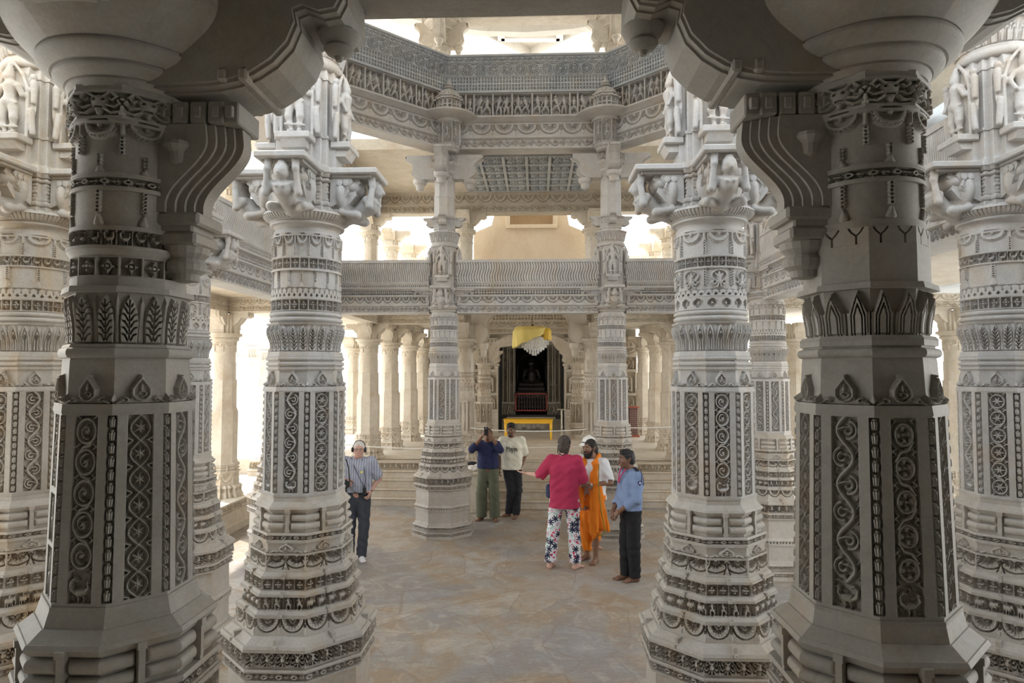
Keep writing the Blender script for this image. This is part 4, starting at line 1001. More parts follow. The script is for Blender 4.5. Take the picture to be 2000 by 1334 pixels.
ring_side((3.45, YS1-g), (3.45, YM+g), 'ribbed parapet at upper right, left of the column at the right edge', 'carved beam at right, left of the column at the right edge')
ring_side((-3.42, YM+g), (-3.42, YS1-g), 'short ribbed parapet between the left edge column and the dark left column', 'carved beam below the short parapet near the left edge')

# ------------------------------------------------------------------ upper octagon: beam, dancers, wheel parapet
me_ob = frieze_mesh('octagon_beam', 2.8, [L(6.50,6.52,.17), L(6.52,6.68,.17,t='scroll',d=.016,rep=10), L(6.68,6.71,.19), L(6.71,6.93,.17,t='fan',d=.018,rep=7), L(6.93,6.95,.17), L(6.95,7.0,.20,.30), L(7.0,7.03,.31), L(7.03,7.055,.24,.18)], M['ring'], .008, .009, back=.15, mitre=.414)
me_df = frieze_mesh('dancer_frieze', 2.8, [L(7.05,7.49,.12,t='dancers',d=.055,rep=1)], M['ring'], .006, .006, back=.12, mitre=.414)
me_wp = frieze_mesh('wheel_parapet', 2.8, [L(7.49,7.53,.16), L(7.53,7.655,.13,.137,t='dots',d=.012,rep=26), L(7.655,7.78,.137,.145,t='dots',d=.012,rep=26), L(7.78,7.79,.16), L(7.79,8.02,.145,.16,t='wheel',d=.017,rep=12), L(8.02,8.03,.175), L(8.03,8.13,.16,.17,t='scroll',d=.012,rep=14), L(8.13,8.16,.18)], M['grey'], .0058, .0058, back=.02, mitre=.414)
OC = [(XL['rl'], YR), (XL['rr'], YR), (3.42, YS2), (3.42, YS1), (XL['mr'], YM), (XL['ml'], YM), (-3.42, YS1), (-3.42, YS2)]
OCL = ['straight ahead above the sanctum', 'turning right of the middle side', 'along the far right side', 'over the near right corner', 'over the near columns', 'over the near left corner', 'along the far left side', 'turning left of the middle side']
seen = (0, 1, 7)
for i in range(8):
    A, B = OC[i], OC[(i+1) % 8]
    tag(strip(me_ob, A, B, .08, 'octagon_beam', None, 2.8), 'carved octagon beam high up, '+OCL[i], 'beam')
    tag(strip(me_df, A, B, .08, 'dancer_frieze', None, 2.8), 'frieze of dancers in framed panels, '+OCL[i], 'frieze')
    tag(strip(me_wp, A, B, .08, 'wheel_parapet', None, 2.8), 'blue grey balcony parapet carved with wheels, '+OCL[i], 'parapet')
# miniature domed turrets on the octagon corners, above big round ledges
TUR = [L(6.42,6.47,.14,.17,o=2), L(6.47,6.52,.19,o=2), L(6.52,6.90,.21,o=2,t='niche',d=.03), L(6.90,6.95,.24,o=0), L(6.95,6.99,.26,.50,o=0,kind='bowl',rows=6), L(6.99,7.03,.51,.49,o=0), L(7.03,7.08,.42,.28,o=0), L(7.08,7.11,.27,o=2), L(7.11,7.29,.21,o=2,t='dots',d=.03,rep=1), L(7.29,7.32,.25,o=2), L(7.32,7.34,.21,o=1),
       L(7.34,7.36,.235,o=1), L(7.36,7.38,.20,o=1), L(7.38,7.53,.205,.06,o=0,kind='out',t='bead',d=.012,rep=2), TT(7.53,7.57,.04,.05,o=0), L(7.57,7.58,.035,o=0), TT(7.58,7.64,.03,.035,o=0), L(7.64,7.72,.03,.008,o=0)]
me_tur = course_mesh('corner_turret', TUR, 22, M['ring'], .008)
for i, (lab) in enumerate(('domed miniature turret on the octagon corner above the rear left column', 'domed miniature turret on the octagon corner above the rear right column', 'domed miniature turret, second corner on the right side', 'domed miniature turret above the hidden right side column', 'domed miniature turret above the near right column', 'domed miniature turret above the near left column', 'domed miniature turret above the column behind the dark left column', 'domed miniature turret, second corner on the left side')):
    x, y = OC[i]; v = Vector((-x, -y)).normalized()*.24
    tag(ob('corner_turret', me_tur, None, None, (x+v.x, y+v.y, .08)), lab, 'turret')
# small columns of the top storey
TOPC = [L(7.5,7.6,.2,o=2), L(7.6,8.35,.15,o=1), L(8.35,8.38,.17,o=0), L(8.38,8.55,.155,o=0,t='swag',d=-.012,rep=1), L(8.55,8.60,.165,o=0,t='dot',d=.01,rep=5), L(8.60,8.85,.16,.19,o=.5,t='niche',d=.015), L(8.85,8.9,.22,o=0), L(8.9,9.0,.22,.32,o=0,kind='bowl',rows=6), L(9.0,9.1,.34,o=2)]
me_tc = course_mesh('top_column', TOPC, 20, M['cream'], .01)
me_ta = scroll_arm(M['cream'], .34, .42, .2, 'scroll_bracket', ridges=3)
for i in range(8):
    x, y = OC[i]; k = 1.075
    t = thing('top_storey_column', 'small cream column of the top storey behind the wheel parapet, '+('left of centre', 'right of centre', 'second on the right', 'near right side', 'over the near right column', 'over the near left column', 'near left side', 'second on the left')[i], 'column', (x*k, y*k, 0))
    ob('shaft', me_tc, None, t)
    for q in range(4): ob('scroll_bracket', me_ta, None, t, (.12*math.cos(q*PI/2), .12*math.sin(q*PI/2), 9.0), (0,0,q*PI/2))
# roof of the top storey: flat white ceiling with crossing beams around the octagon, shallow dome over it
mb = MB()
def quadring(mb, r0, r1, z, th):
    for i in range(8):
        a0, a1 = PI/8+i*PI/4, PI/8+(i+1)*PI/4
        P = [(r0*math.cos(a0), r0*math.sin(a0)), (r1*math.cos(a0), r1*math.sin(a0)), (r1*math.cos(a1), r1*math.sin(a1)), (r0*math.cos(a1), r0*math.sin(a1))]
        mb.prism(P, z, z+th, 'z')
quadring(mb, 3.7, 4.0, 9.1, .4)
struct(mb.build('ceiling_beam_ring', M['cream']))
mb = MB(); mb.lathe([(4.6,9.45),(4.0,10.2),(3.0,10.9),(1.6,11.4),(.1,11.6),(.1,11.75),(1.7,11.55),(3.1,11.05),(4.1,10.35),(4.8,9.45),(4.6,9.45)], 32, caps=False); struct(mb.build('ceiling_dome', M['white'], smooth=True))
mb = MB(); mb.box((0,7.2,10.75), (15,6.8,.2)); struct(mb.build('ceiling_top', M['white']))
mb = MB()
def cbeam(p, q, wd, z0, z1):
    a = on_ceiling(*p); b = on_ceiling(*q); d = (b-a); L_ = d.length; R = Matrix.Rotation(math.atan2(d.y, d.x), 3, 'Z')
    mb.box(((a.x+b.x)/2, (a.y+b.y)/2, (z0+z1)/2), (L_, wd, z1-z0), 0, R)
def on_ceiling(px, py):
    d = RC @ Vector(((px-1000)/FPX, (667-py)/FPX, -1)); return CAM+d*((10.6-CAM.z)/d.z)
for p, q in (((905,38),(1032,101)), ((1165,38),(1038,101)), ((979,64),(1093,64)), ((985,10),(1032,44)), ((1080,10),(1037,44)), ((979,66),(979,5)), ((1093,66),(1093,5)), ((700,30),(830,40)), ((1230,40),(1360,30))): cbeam(p, q, .16, 10.42, 10.66)
struct(mb.build('ceiling_cross_beams', M['white']))
# ceilings: gallery floor slab and the ceiling over the gallery
def slab(name, x0, x1, y0, y1, z0, z1, m):
    mb = MB(); mb.box(((x0+x1)/2, (y0+y1)/2, (z0+z1)/2), (x1-x0, y1-y0, z1-z0)); return struct(mb.build(name, m))
slab('ceiling_gallery_floor', -6.4, 6.4, YR+.13, 6.6, 4.06, 4.26, M['cream'])
slab('ceiling_hall', -6.4, 6.4, 6.6, 12.6, 4.62, 4.8, M['cream'])
slab('wall_hall_left', -1.98, -1.9, 6.6, 12.6, 4.06, 4.7, M['cream']); slab('wall_hall_right', 1.9, 1.98, 6.6, 12.6, 4.06, 4.7, M['cream'])
slab('wall_hall_rear', -3.3, 3.3, 12.62, 12.7, 3.7, 4.8, M['warm'])
slab('ceiling_hall_left', -6.4, -1.9, 6.6, 12.6, 4.06, 4.2, M['cream']); slab('ceiling_hall_right', 1.9, 6.4, 6.6, 12.6, 4.06, 4.2, M['cream'])
slab('ceiling_aisle_left', -6.4, -3.55, -4.6, YR+.12, 4.06, 4.26, M['cream'])
slab('ceiling_aisle_right', 3.58, 6.4, -4.6, YR+.12, 4.06, 4.26, M['cream'])
slab('ceiling_upper_rear', -4.4, 4.4, YR+.2, 6.6, 6.72, 6.92, M['cream'])
slab('ceiling_upper_left', -6.2, -3.45, -3.4, YR+.2, 6.72, 6.92, M['cream'])
slab('ceiling_upper_right', 3.5, 6.2, -3.4, YR+.2, 6.72, 6.92, M['cream'])
me_cof = frieze_mesh('coffer_ceiling', 2.6, [L(0,.45,.05,t='coffer',d=.04,rep=6), L(.45,.9,.05,t='coffer',d=.04,rep=6), L(.9,1.35,.05,t='coffer',d=.04,rep=6), L(1.35,1.8,.05,t='coffer',d=.04,rep=6), L(1.8,2.3,.05,t='coffer',d=.04,rep=6)], M['grey'], .012, .012, back=.03)
o = ob('coffered_ceiling', me_cof, None, None, (-1.3, YR+2.75, 6.69), (PI/2, 0, 0)); tag(o, 'grey coffered ceiling panel of curled flowers between the rear columns', 'ceiling panel')
# ------------------------------------------------------------------ plain columns of the aisles
PC = [L(0,.05,.34,o=2), L(.05,.09,.325,.315,o=2), L(.09,.16,.31,o=2,t='dots',d=.012,rep=1), L(.16,.20,.33,.29,o=2), L(.20,.40,.27,o=1,t='fan',d=.012,rep=1), L(.40,.42,.29), L(.42,.44,.255,strap=(.28,.012)), TT(.44,.475,.255,.018,strap=(.28,.012)), L(.475,.485,.25,strap=(.28,.012)), TT(.485,.52,.255,.018,strap=(.28,.012)), L(.52,.545,.28,.26),
      L(.545,.58,.245,.235), L(.58,1.35,.232), L(1.35,1.42,.232,.205), L(1.42,1.85,.205), L(1.85,1.86,.21), L(1.86,2.12,.2,o=.3), L(2.12,2.14,.208,o=0), L(2.14,2.30,.195,o=0), L(2.30,2.31,.205,o=0), L(2.31,2.46,.195,o=0,t='swag',d=-.014,rep=1), L(2.46,2.49,.205,.23,o=0), L(2.49,2.52,.25,o=0), L(2.52,2.56,.235,.275,o=0), L(2.56,2.60,.30,o=0), L(2.60,2.66,.24,o=2), L(2.66,2.90,.25,o=2)]
PC2 = PC[:11]+[L(.545,.58,.245,.235,o=2), L(.58,1.25,.235,o=2,t='hourglass',d=.02), L(1.25,1.27,.245,o=2), L(1.27,1.45,.225,t='crest',d=-.012), L(1.45,1.47,.23), L(1.47,1.60,.21,t='lotus',d=.01,rep=2), L(1.60,1.72,.21,o=0,t='merlon',d=.01,rep=2), L(1.72,1.74,.22,o=0), L(1.74,1.90,.205,o=0,t='dots',d=.01,rep=2), L(1.90,2.12,.2,o=0,t='chain',d=-.01,rep=1)]+PC[17:]
me_pc = course_mesh('plain_column', PC, 26, M['cream'], .007)
me_pc2 = course_mesh('panelled_column', PC2, 26, M['warm'], .007)
def cross_arms(m, reach=.42):
    mb = MB()
    for k in range(4):
        R = Matrix.Rotation(k*PI/2, 3, 'Z'); pts = [(.15,0), (reach+.06,0), (reach+.06,-.07), (reach,-.10), (reach-.06,-.09), (reach-.12,-.17), (.22,-.24), (.15,-.24)]
        sub = MB(); sub.prism(pts, -.13, .13); sub.prism([(p[0]+.01, p[1]) for p in pts], -.08, .08); mb.add([R @ Vector(v) for v in sub.v], sub.f)
    return mb.build('cross_brackets', m, me_only=True)
me_ca, me_ca2 = cross_arms(M['cream']), cross_arms(M['warm'])
UP = [L(4.26,4.36,.24,o=2), L(4.36,4.9,.19), L(4.9,4.92,.2), L(4.92,5.6,.175,o=.5), L(5.6,5.62,.19,o=0), L(5.62,5.80,.175,o=0,t='swag',d=-.012,rep=1), L(5.80,5.84,.19,.22,o=0), L(5.84,5.90,.25,o=0), L(5.90,6.28,.2,o=2)]
me_up = course_mesh('gallery_column', UP, 20, M['cream'], .01)
def plain_column(x, y, z, label, kind=0, upper=True, group=None, h=None):
    t = thing('aisle_column', label, 'column', (x, y, 0), 0, group); s = ((4.06-.30)-z)/2.90
    a = ob('shaft', (me_pc, me_pc2)[kind], None, t, (0,0,z)); a.scale = (1,1,s)
    ob('cross_brackets', (me_ca, me_ca2)[kind], None, t, (0,0,3.80)); 
    if upper:
        ob('gallery_shaft', me_up, None, t); b = ob('upper_brackets', me_ca, None, t, (0,0,6.26))
    return t
Z1 = .84
plain_column(ax(720,6.42), 6.42, Z1, 'broad cream column on the platform edge, behind the man with headphones', 0)
plain_column(ax(762,8.15), 8.15, Z1, 'cream faceted column, second in the row left of the rear left column', 0)
plain_column(ax(799,10.0), 10.0, Z1, 'cream faceted column, third in the row left of the rear left column', 0)
plain_column(ax(823,11.9), 11.9, Z1, 'slim looking cream column, last of the row left of the rear left column', 0)
plain_column(ax(1330,6.42), 6.42, Z1, 'cream column behind the near right column', 0)
plain_column(ax(1309,8.15), 8.15, Z1, 'cream faceted column touching the edge of the near right column', 0)
plain_column(ax(1283,10.0), 10.0, Z1, 'cream faceted column right of the red box', 0)
plain_column(ax(1258,11.9), 11.9, Z1, 'slim looking cream column just right of the niche with statue', 0)
plain_column(ax(907,6.42), 6.42, Z1, 'panelled column with hourglass recesses beside the rear left column', 1)
plain_column(ax(1160,6.42), 6.42, Z1, 'panelled column with hourglass recess peeping out left of the rear right column', 1)
me_gb = scroll_arm(M['warm'], .50, .42, .20, 'great_scroll_bracket', ridges=3)
for q, px in ((1, 907), (-1, 1160)):
    o = ob('great_scroll_bracket', me_gb, None, None, (ax(px,6.42)+q*.16, 6.42, 4.08), (0,0,0 if q > 0 else PI)); o.scale = (.95,1.2,1.7); tag(o, 'large s-curved stone bracket on the '+('left' if q > 0 else 'right')+' panelled column, leaning towards the chandelier', 'bracket')
plain_column(ax(437,3.55), 3.55, .52, 'tall cream column standing on the side platform at left, by the bright courtyard', 0)
plain_column(ax(1870,3.3), 3.3, .52, 'cream column between the dark right column and the right edge column', 0)
plain_column(ax(688,12.0), 12.0, Z1, 'distant cream column at far left of the hall row', 0, False)
plain_column(ax(1555,6.6), 6.6, Z1, 'sunlit cream column right of the pinkish grey side column', 0)
plain_column(-5.5, -1.4, .0, 'cream column of the left aisle hidden by the dark left column', 0)
plain_column(5.6, -1.4, .0, 'cream column of the right aisle hidden by the dark right column', 0)
# beams of the aisles
me_ub = frieze_mesh('upper_beam', 2.8, [L(6.26,6.28,.15), L(6.28,6.44,.15,t='scroll',d=.014,rep=10), L(6.44,6.46,.17), L(6.46,6.68,.15,t='fan',d=.016,rep=9), L(6.68,6.72,.18)], M['warm'], .012, .012, back=.15)
me_lb = frieze_mesh('aisle_beam', 2.8, [L(3.80,3.82,.14), L(3.82,3.92,.14,t='scroll',d=.012,rep=12), L(3.92,4.04,.14,t='fan',d=.012,rep=11), L(4.04,4.06,.15)], M['cream'], .014, .014, back=.14)
xs4 = [ax(720,6.42), ax(907,6.42), ax(1160,6.42), ax(1330,6.42)]
for i, l in enumerate(('left part of the upper rear beam, above the bright opening', 'middle part of the upper rear beam, above the plaster wall', 'right part of the upper rear beam, above the bright opening with trees')):
    tag(strip(me_ub, (xs4[i], 6.42), (xs4[i+1], 6.42), 0, 'upper_beam', None, 2.8), l, 'beam')
    tag(strip(me_lb, (xs4[i], 6.42), (xs4[i+1], 6.42), .30*(i == 1), 'aisle_beam', None, 2.8), ('left', 'middle', 'right')[i]+' part of the carved beam on the platform edge columns', 'beam')
for sx, l in ((-1, 'left'), (1, 'right')):
    A, B = (sx*3.44, YR), (sx*3.47, 6.42)
    if sx > 0: A, B = B, A
    tag(strip(me_ub, A, B, 0, 'upper_beam', None, 2.8), 'upper beam running back from the octagon on the '+l, 'beam')
    tag(strip(me_lb, A, B, 0, 'aisle_beam', None, 2.8), 'lower beam running back from the octagon on the '+l, 'beam')
    A, B = (sx*3.45, 6.42), (sx*3.45, 12.0)
    if sx > 0: A, B = B, A
    tag(strip(me_lb, A, B, 0, 'aisle_beam', None, 2.8), 'long lower beam over the '+l+' row of cream columns', 'beam')
tag(strip(me_lb, (ax(437,3.55)-.0, 3.55), (-3.5, 3.3), 0, 'aisle_beam', None, 2.8), 'short carved beam from the left side platform column to the ring', 'beam')
tag(strip(me_lb, (ax(437,3.55), 0.2), (ax(437,3.55), 3.55), 0, 'aisle_beam', None, 2.8), 'carved beam coming forward over the left side platform column', 'beam')
tag(strip(me_lb, (3.6, 3.3), (ax(1870,3.3), 3.3), 0, 'aisle_beam', None, 2.8), 'carved beam between the right ring and the column beside the right edge', 'beam')
# ------------------------------------------------------------------ upper rear plaster shrine wall with its window niche
YW = 7.3
def wpt(px, py): p = at(px, py, YW); return (p.x, p.z)
mb = MB()
L0, R0 = wpt(918,500), wpt(1152,500); 
a = [wpt(925,505), wpt(925,455), wpt(960,440), wpt(975,378), wpt(1100,378), wpt(1112,440), wpt(1148,455), wpt(1148,505)]
lo = [wpt(925,560), wpt(1148,560)]
n0, n1 = wpt(992,383), wpt(1084,443)
out = [(a[0][0], 4.27), a[1], a[2], a[3], a[4], a[5], a[6], (a[7][0], 4.27)]
# wall pieces around the niche
mb.prism([(a[0][0],4.27), a[1], a[2], (n0[0], a[2][1]), (n0[0], n1[1]), (n1[0], n1[1]), (n1[0], a[5][1]), a[5], a[6], (a[7][0],4.27)], YW, YW+.6)
mb.prism([a[2], a[3], (n0[0], a[3][1]), (n0[0], a[2][1])], YW+.02, YW+.6); mb.prism([a[4], a[5], (n1[0], a[5][1]), (n1[0], a[4][1])], YW+.02, YW+.6)
mb.prism([(n0[0], n0[1]), (n1[0], n0[1]), (n1[0], a[4][1]), (n0[0], a[3][1])], YW+.02, YW+.6)
struct(mb.build('wall_rear_upper', M['plaster']))
mb = MB(); mb.box(((n0[0]+n1[0])/2, YW+.5, (n0[1]+n1[1])/2), (n1[0]-n0[0]+.3, .1, n0[1]-n1[1]+.3)); struct(mb.build('wall_niche_back', stone('ochre_plaster', (.62,.46,.28), (.58,.42,.25), (.45,.30,.16), .4)))
mb = MB(); w_ = .10
for (x0, z0), (x1, z1) in (((n0[0], n0[1]), (n0[0], n1[1])), ((n1[0], n0[1]), (n1[0], n1[1]))): mb.box((x0, YW-.03, (z0+z1)/2), (w_, .1, abs(z1-z0)+.1), .01)
mb.box(((n0[0]+n1[0])/2, YW-.03, n1[1]), (n1[0]-n0[0]+.1, .12, .09), .01)
struct(mb.build('trim_1', M['plaster']))
# ------------------------------------------------------------------ sanctum
YS = 12.2
def sx(px, y=YS): return at(px, 725, y).x
def sz(py, y=YS): return at(1040, py, y).z
mb = MB()
for x0, x1 in ((sx(832), sx(972)), (sx(1103), sx(1246))): mb.box(((x0+x1)/2, YS+.6, 2.45), (x1-x0, .5, 3.25))
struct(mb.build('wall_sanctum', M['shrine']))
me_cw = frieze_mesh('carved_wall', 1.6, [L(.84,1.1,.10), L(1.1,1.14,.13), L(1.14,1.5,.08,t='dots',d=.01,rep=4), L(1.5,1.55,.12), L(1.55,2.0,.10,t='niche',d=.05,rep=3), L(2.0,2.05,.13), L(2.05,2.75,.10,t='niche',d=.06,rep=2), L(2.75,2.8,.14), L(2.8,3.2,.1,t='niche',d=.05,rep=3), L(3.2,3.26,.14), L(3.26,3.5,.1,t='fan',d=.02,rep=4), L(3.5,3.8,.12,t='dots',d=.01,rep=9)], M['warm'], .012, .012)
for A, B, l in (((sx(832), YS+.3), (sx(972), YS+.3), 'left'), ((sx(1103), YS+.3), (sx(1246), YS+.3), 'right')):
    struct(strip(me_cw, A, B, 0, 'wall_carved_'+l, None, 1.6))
# inner chamber
dl, dr = sx(1006, 12.9), sx(1069, 12.9)
mb = MB()
mb.box((dl-.55, 14.2, 2.6), (.3, 2.6, 3.6)); mb.box((dr+.55, 14.2, 2.6), (.3, 2.6, 3.6)); mb.box(((dl+dr)/2, 15.4, 2.6), (3.2, .2, 3.6)); mb.box(((dl+dr)/2, 14.2, 4.0), (3.2, 2.8, .2))
mb.box(((dl+dr)/2, 14.2, 1.3), (3.2,2.8,.12))
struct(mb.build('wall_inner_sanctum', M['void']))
me_jb = frieze_mesh('door_jamb', .40, [L(.84,1.25,.04), L(1.25,1.3,.07), L(1.3,1.72,.04,t='niche',d=.04,rep=1), L(1.72,1.76,.07), L(1.76,2.3,.03,t='p_vine',d=.03,rep=2), L(2.3,2.9,.03,t='p_lace',d=.03,rep=2), L(2.9,3.6,.03,t='p_vine',d=.03,rep=2)], M['shrine'], .008, .009, back=.5)
struct(strip(me_jb, (dl-.42, 12.9), (dl, 12.9), 0, 'door_jamb_left', None, .40)); struct(strip(me_jb, (dr, 12.9), (dr+.42, 12.9), 0, 'door_jamb_right', None, .40))
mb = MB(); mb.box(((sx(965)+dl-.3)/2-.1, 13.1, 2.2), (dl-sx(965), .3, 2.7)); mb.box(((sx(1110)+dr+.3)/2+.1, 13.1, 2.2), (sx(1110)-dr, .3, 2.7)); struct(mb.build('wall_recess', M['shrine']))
mb = MB(); mb.box(((dl+dr)/2, 13.0, 1.05), (dr-dl+.1, .6, .42)); mb.box(((dl+dr)/2, 12.68, 1.28), (dr-dl+.5, .12, .05)); mb.box(((dl+dr)/2, 13.1, 3.75), (dr-dl+1.2, .4, .5)); struct(mb.build('door_sill', M['shrine']))
mb = MB()
for q in (-.22, .22): 
    for k in range(3): mb.lathe([(.03,0),(.09,0),(.1,.03),(.06,.06)], 12, ((dl+dr)/2+q+(k-1)*.13, 12.66, 1.0+.05*(k == 1)), Matrix.Rotation(PI/2, 3, 'X'))
struct(mb.build('trim_2', M['shrine']))
# red collapsible grille in the doorway
M['red'] = mat('dark_red_paint', (.22,.03,.02), .5)
gz0, gz1 = at(1040,803,12.85).z, at(1040,768,12.85).z
t = thing('red_grille', 'low dark red metal grille closing the sanctum doorway', 'grille', ((dl+dr)/2, 12.85, gz0)); W, H = dr-dl, gz1-gz0
mb = MB()
for z in (.02, H-.02): mb.box((0,0,z), (W,.04,.04))
for x in (-W/2+.02, W/2-.02): mb.box((x,0,H/2), (.04,.04,H))
mb.build('grille_frame', M['red'], t)
mb = MB(); n = 12
for i in range(n):
    x = -W/2+W*(i+.5)/n; mb.box((x,0,H/2), (.014,.02,H))
for k in range(4):
    for i in range(n): x = -W/2+W*(i+.5)/n; mb.tube([(x-W/n/2,0,H*k/4), (x+W/n/2,0,H*(k+1)/4)], .006, 5); mb.tube([(x+W/n/2,0,H*k/4), (x-W/n/2,0,H*(k+1)/4)], .006, 5)
mb.build('grille_bars', mat('blackened_metal', (.05,.03,.03), .5), t)
# seated black idol with bright eyes
ic = Vector(((dl+dr)/2, 13.9, at(1038,756,13.9).z)); q = (at(1038,700,13.9).z-ic.z)
k = q/.9
M['idol'] = mat('black_polished_stone', (.045,.040,.040), .28)
t = thing('seated_idol', 'black stone idol seated cross-legged with white eyes in the dark sanctum', 'idol', ic); t.scale = (k,k,k)
P = [cap((-.22,0,.09),(.22,0,.09),.10,.10,.04), cap((.0,.02,.15),(0,.02,.42),.15,.17,.05), cap((-.17,.02,.50),(.17,.02,.50),.075,.075,.04), cap((0,.02,.55),(0,.0,.62),.06,.06,.03), ell((0,-.01,.72),(.095,.105,.125),.02), ell((0,0,.83),(.07,.075,.05),.02), ell((0,0,.88),(.03,.03,.03),.01)]
for s in (-1, 1): P += [cap((.2*s,.02,.50),(.27*s,.02,.28),.062,.05,.03), cap((.27*s,.02,.28),(.06*s,-.13,.16),.048,.04,.02), cap((.22*s,0,.10),(.36*s,-.10,.08),.11,.09,.05), cap((.36*s,-.10,.08),(-.05*s,-.19,.07),.08,.055,.03), cap((.1*s,0,.70),(.1*s,0,.64),.02,.018,.01)]
soft_ob('body', P, .016, M['idol'], t)
mb = MB()
for s in (-1, 1): mb.lathe([(.001,-.006),(.022,-.004),(.026,0),(.022,.004),(.001,.006)], 10, (.036*s,-.108,.735), Matrix.Rotation(PI/2, 3, 'X') @ Matrix.Scale(.55, 3, (0,1,0)))
mb.build('eyes', mat('white_enamel', (.9,.9,.9), .2), t)
mb = MB(); mb.box((0,.02,-.06), (.86,.5,.12), .02); mb.box((0,.02,-.22), (.95,.6,.2), .02); mb.build('throne', M['idol'], t)
mb = MB()
for i in range(24):
    a = PI*i/23; mb.tube([(.42*math.cos(a), .25, .55+.45*math.sin(a)), (.5*math.cos(a), .25, .55+.55*math.sin(a))], .025, 6)
mb.box((-.45,.28,.25), (.06,.08,.9), .01); mb.box((.45,.28,.25), (.06,.08,.9), .01); mb.build('backrest', M['idol'], t)
# portal: two carved pillars carrying a cusped arch
me_pp = course_mesh('portal_pillar', [L(0,.06,.27,o=2), L(.06,.1,.26,.24,o=2), L(.1,.3,.24,o=2,t='niche',d=.02), L(.3,.34,.26,o=2), L(.34,.42,.22,.24,o=2), L(.42,1.0,.235,t='niche',d=.035), L(1.0,1.03,.25), L(1.03,1.2,.2,t='lotus',d=.012,rep=2), L(1.2,1.22,.21), L(1.22,1.4,.19,t='merlon',d=.012,rep=2), L(1.4,1.6,.185,o=0,t='acanthus',d=.012,rep=2), L(1.6,1.62,.2,o=0), L(1.62,1.85,.18,o=0,t='dots',d=.012,rep=2), L(1.85,2.05,.18,o=0,t='swag',d=-.015,rep=1), L(2.05,2.1,.19,.24,o=0), L(2.1,2.14,.26,o=0), L(2.14,2.5,.22,o=2,t='dots',d=.02)], 26, M['warm'], .007)
YPP = 10.9
for px, l in ((946, 'left'), (1129, 'right')):
    t = thing('portal_pillar', 'warm carved pillar with a figure niche, '+l+' of the yellow table', 'column', (ax(px, YPP), YPP, Z1)); ob('shaft', me_pp, None, t)
    for q, a in ((1, 0), (-1, PI)):
        arm = ob('scroll_bracket', me_gb, None, t, (.13*q, 0, 2.5), (0,0,a)); arm.scale = (.8,.9,.9)
def arch_pts():
    xl, xr = ax(955,YPP)+.0, ax(1120,YPP)-.0; xm = (xl+xr)/2; hw = (xr-xl)/2; zb = at(1040,712,YPP).z; zt = at(1040,660,YPP).z
    return xm, hw, zb, zt
xm, hw, zb, zt = arch_pts()
inn = []; n = 60
for i in range(n+1):
    a = PI*i/n; c_ = abs(math.sin(a*4.5)); r = 1-.16*c_; inn.append((xm-hw*.98*math.cos(a)*r, zb+(zt-zb)*math.sin(a)*r+ .0))
mb = MB(); outp = [(xm-hw*1.0*math.cos(PI*i/n)*1.18, zb+(zt-zb+.16)*math.sin(PI*i/n)) for i in range(n+1)]
for i in range(n):
    for y0, y1, f in ((YPP-.12, YPP+.12, 0), (YPP-.15, YPP+.15, .4)):
        a0, a1 = inn[i], inn[i+1]; b0, b1 = outp[i], outp[i+1]
        if f: a0 = tuple(a0[k]*(1-f)+b0[k]*f for k in (0,1)); a1 = tuple(a1[k]*(1-f)+b1[k]*f for k in (0,1))
        mb.prism([a0, a1, b1, b0], y0, y1)
tag(mb.build('cusped_arch', M['warm']), 'cusped carved stone arch spanning the portal pillars behind the chandelier', 'arch')
me_ln = frieze_mesh('portal_lintel', 2.8, [L(0,.02,.14), L(.02,.16,.14,t='scroll',d=.014,rep=12), L(.16,.18,.16), L(.18,.36,.14,t='fan',d=.016,rep=10), L(.36,.39,.17), L(.39,.57,.15,t='dots',d=.016,rep=18), L(.57,.60,.18)], M['warm'], .01, .01, back=.15)
o = strip(me_ln, (sx(925,YPP), YPP), (sx(1150,YPP), YPP), at(1040,652,YPP).z, 'portal_lintel', None, 2.8); tag(o, 'carved lintel over the portal with dotted lattice and half rosettes', 'lintel')
# yellow table
M['yel'] = mat('yellow_paint', (.85,.48,.02), .45)
YT = 10.5
pl, pr = at(984,818,YT), at(1080,818,YT); zt_ = pl.z; lowz = Z1
t = thing('yellow_table', 'low bright yellow wooden table standing before the sanctum', 'table', ((pl.x+pr.x)/2, YT, lowz)); W = pr.x-pl.x; H = zt_-lowz
mb = MB(); mb.box((0,0,H-.015), (W,.5,.03), .006); mb.build('tabletop', M['yel'], t)
mb = MB(); mb.box((0,-.2,H-.075), (W-.12,.02,.08)); mb.box((0,.2,H-.075), (W-.12,.02,.08)); mb.build('apron', M['yel'], t)
for qx in (-1, 1):
    for qy in (-1, 1):
        mb = MB(); mb.lathe([(.025,0),(.03,.04),(.022,.08),(.038,.12),(.025,.16),(.035,.22),(.04,H-.14),(.03,H-.12),(.042,H-.1),(.042,H-.03)], 12, (qx*(W/2-.06), qy*.2, 0)); mb.build('leg', M['yel'], t, smooth=True)
# tall stand with a tray, right of the table
p = at(1097, 845, 10.3)
t = thing('lamp_stand', 'slim pale metal stand with flat tray, right of the yellow table', 'stand', (p.x, 10.3, Z1))
mb = MB(); Hs = at(1097,799,10.3).z-Z1; mb.lathe([(.12,0),(.12,.02),(.03,.05),(.022,.3),(.035,.34),(.02,.4),(.02,Hs-.03)], 14); mb.build('pole', mat('dull_brass', (.45,.42,.33), .4, .6), t, smooth=True)
mb = MB(); mb.box((0,0,Hs-.01), (.24,.2,.025), .005); mb.build('tray', mat('dull_brass_tray', (.5,.47,.35), .4, .6), t)
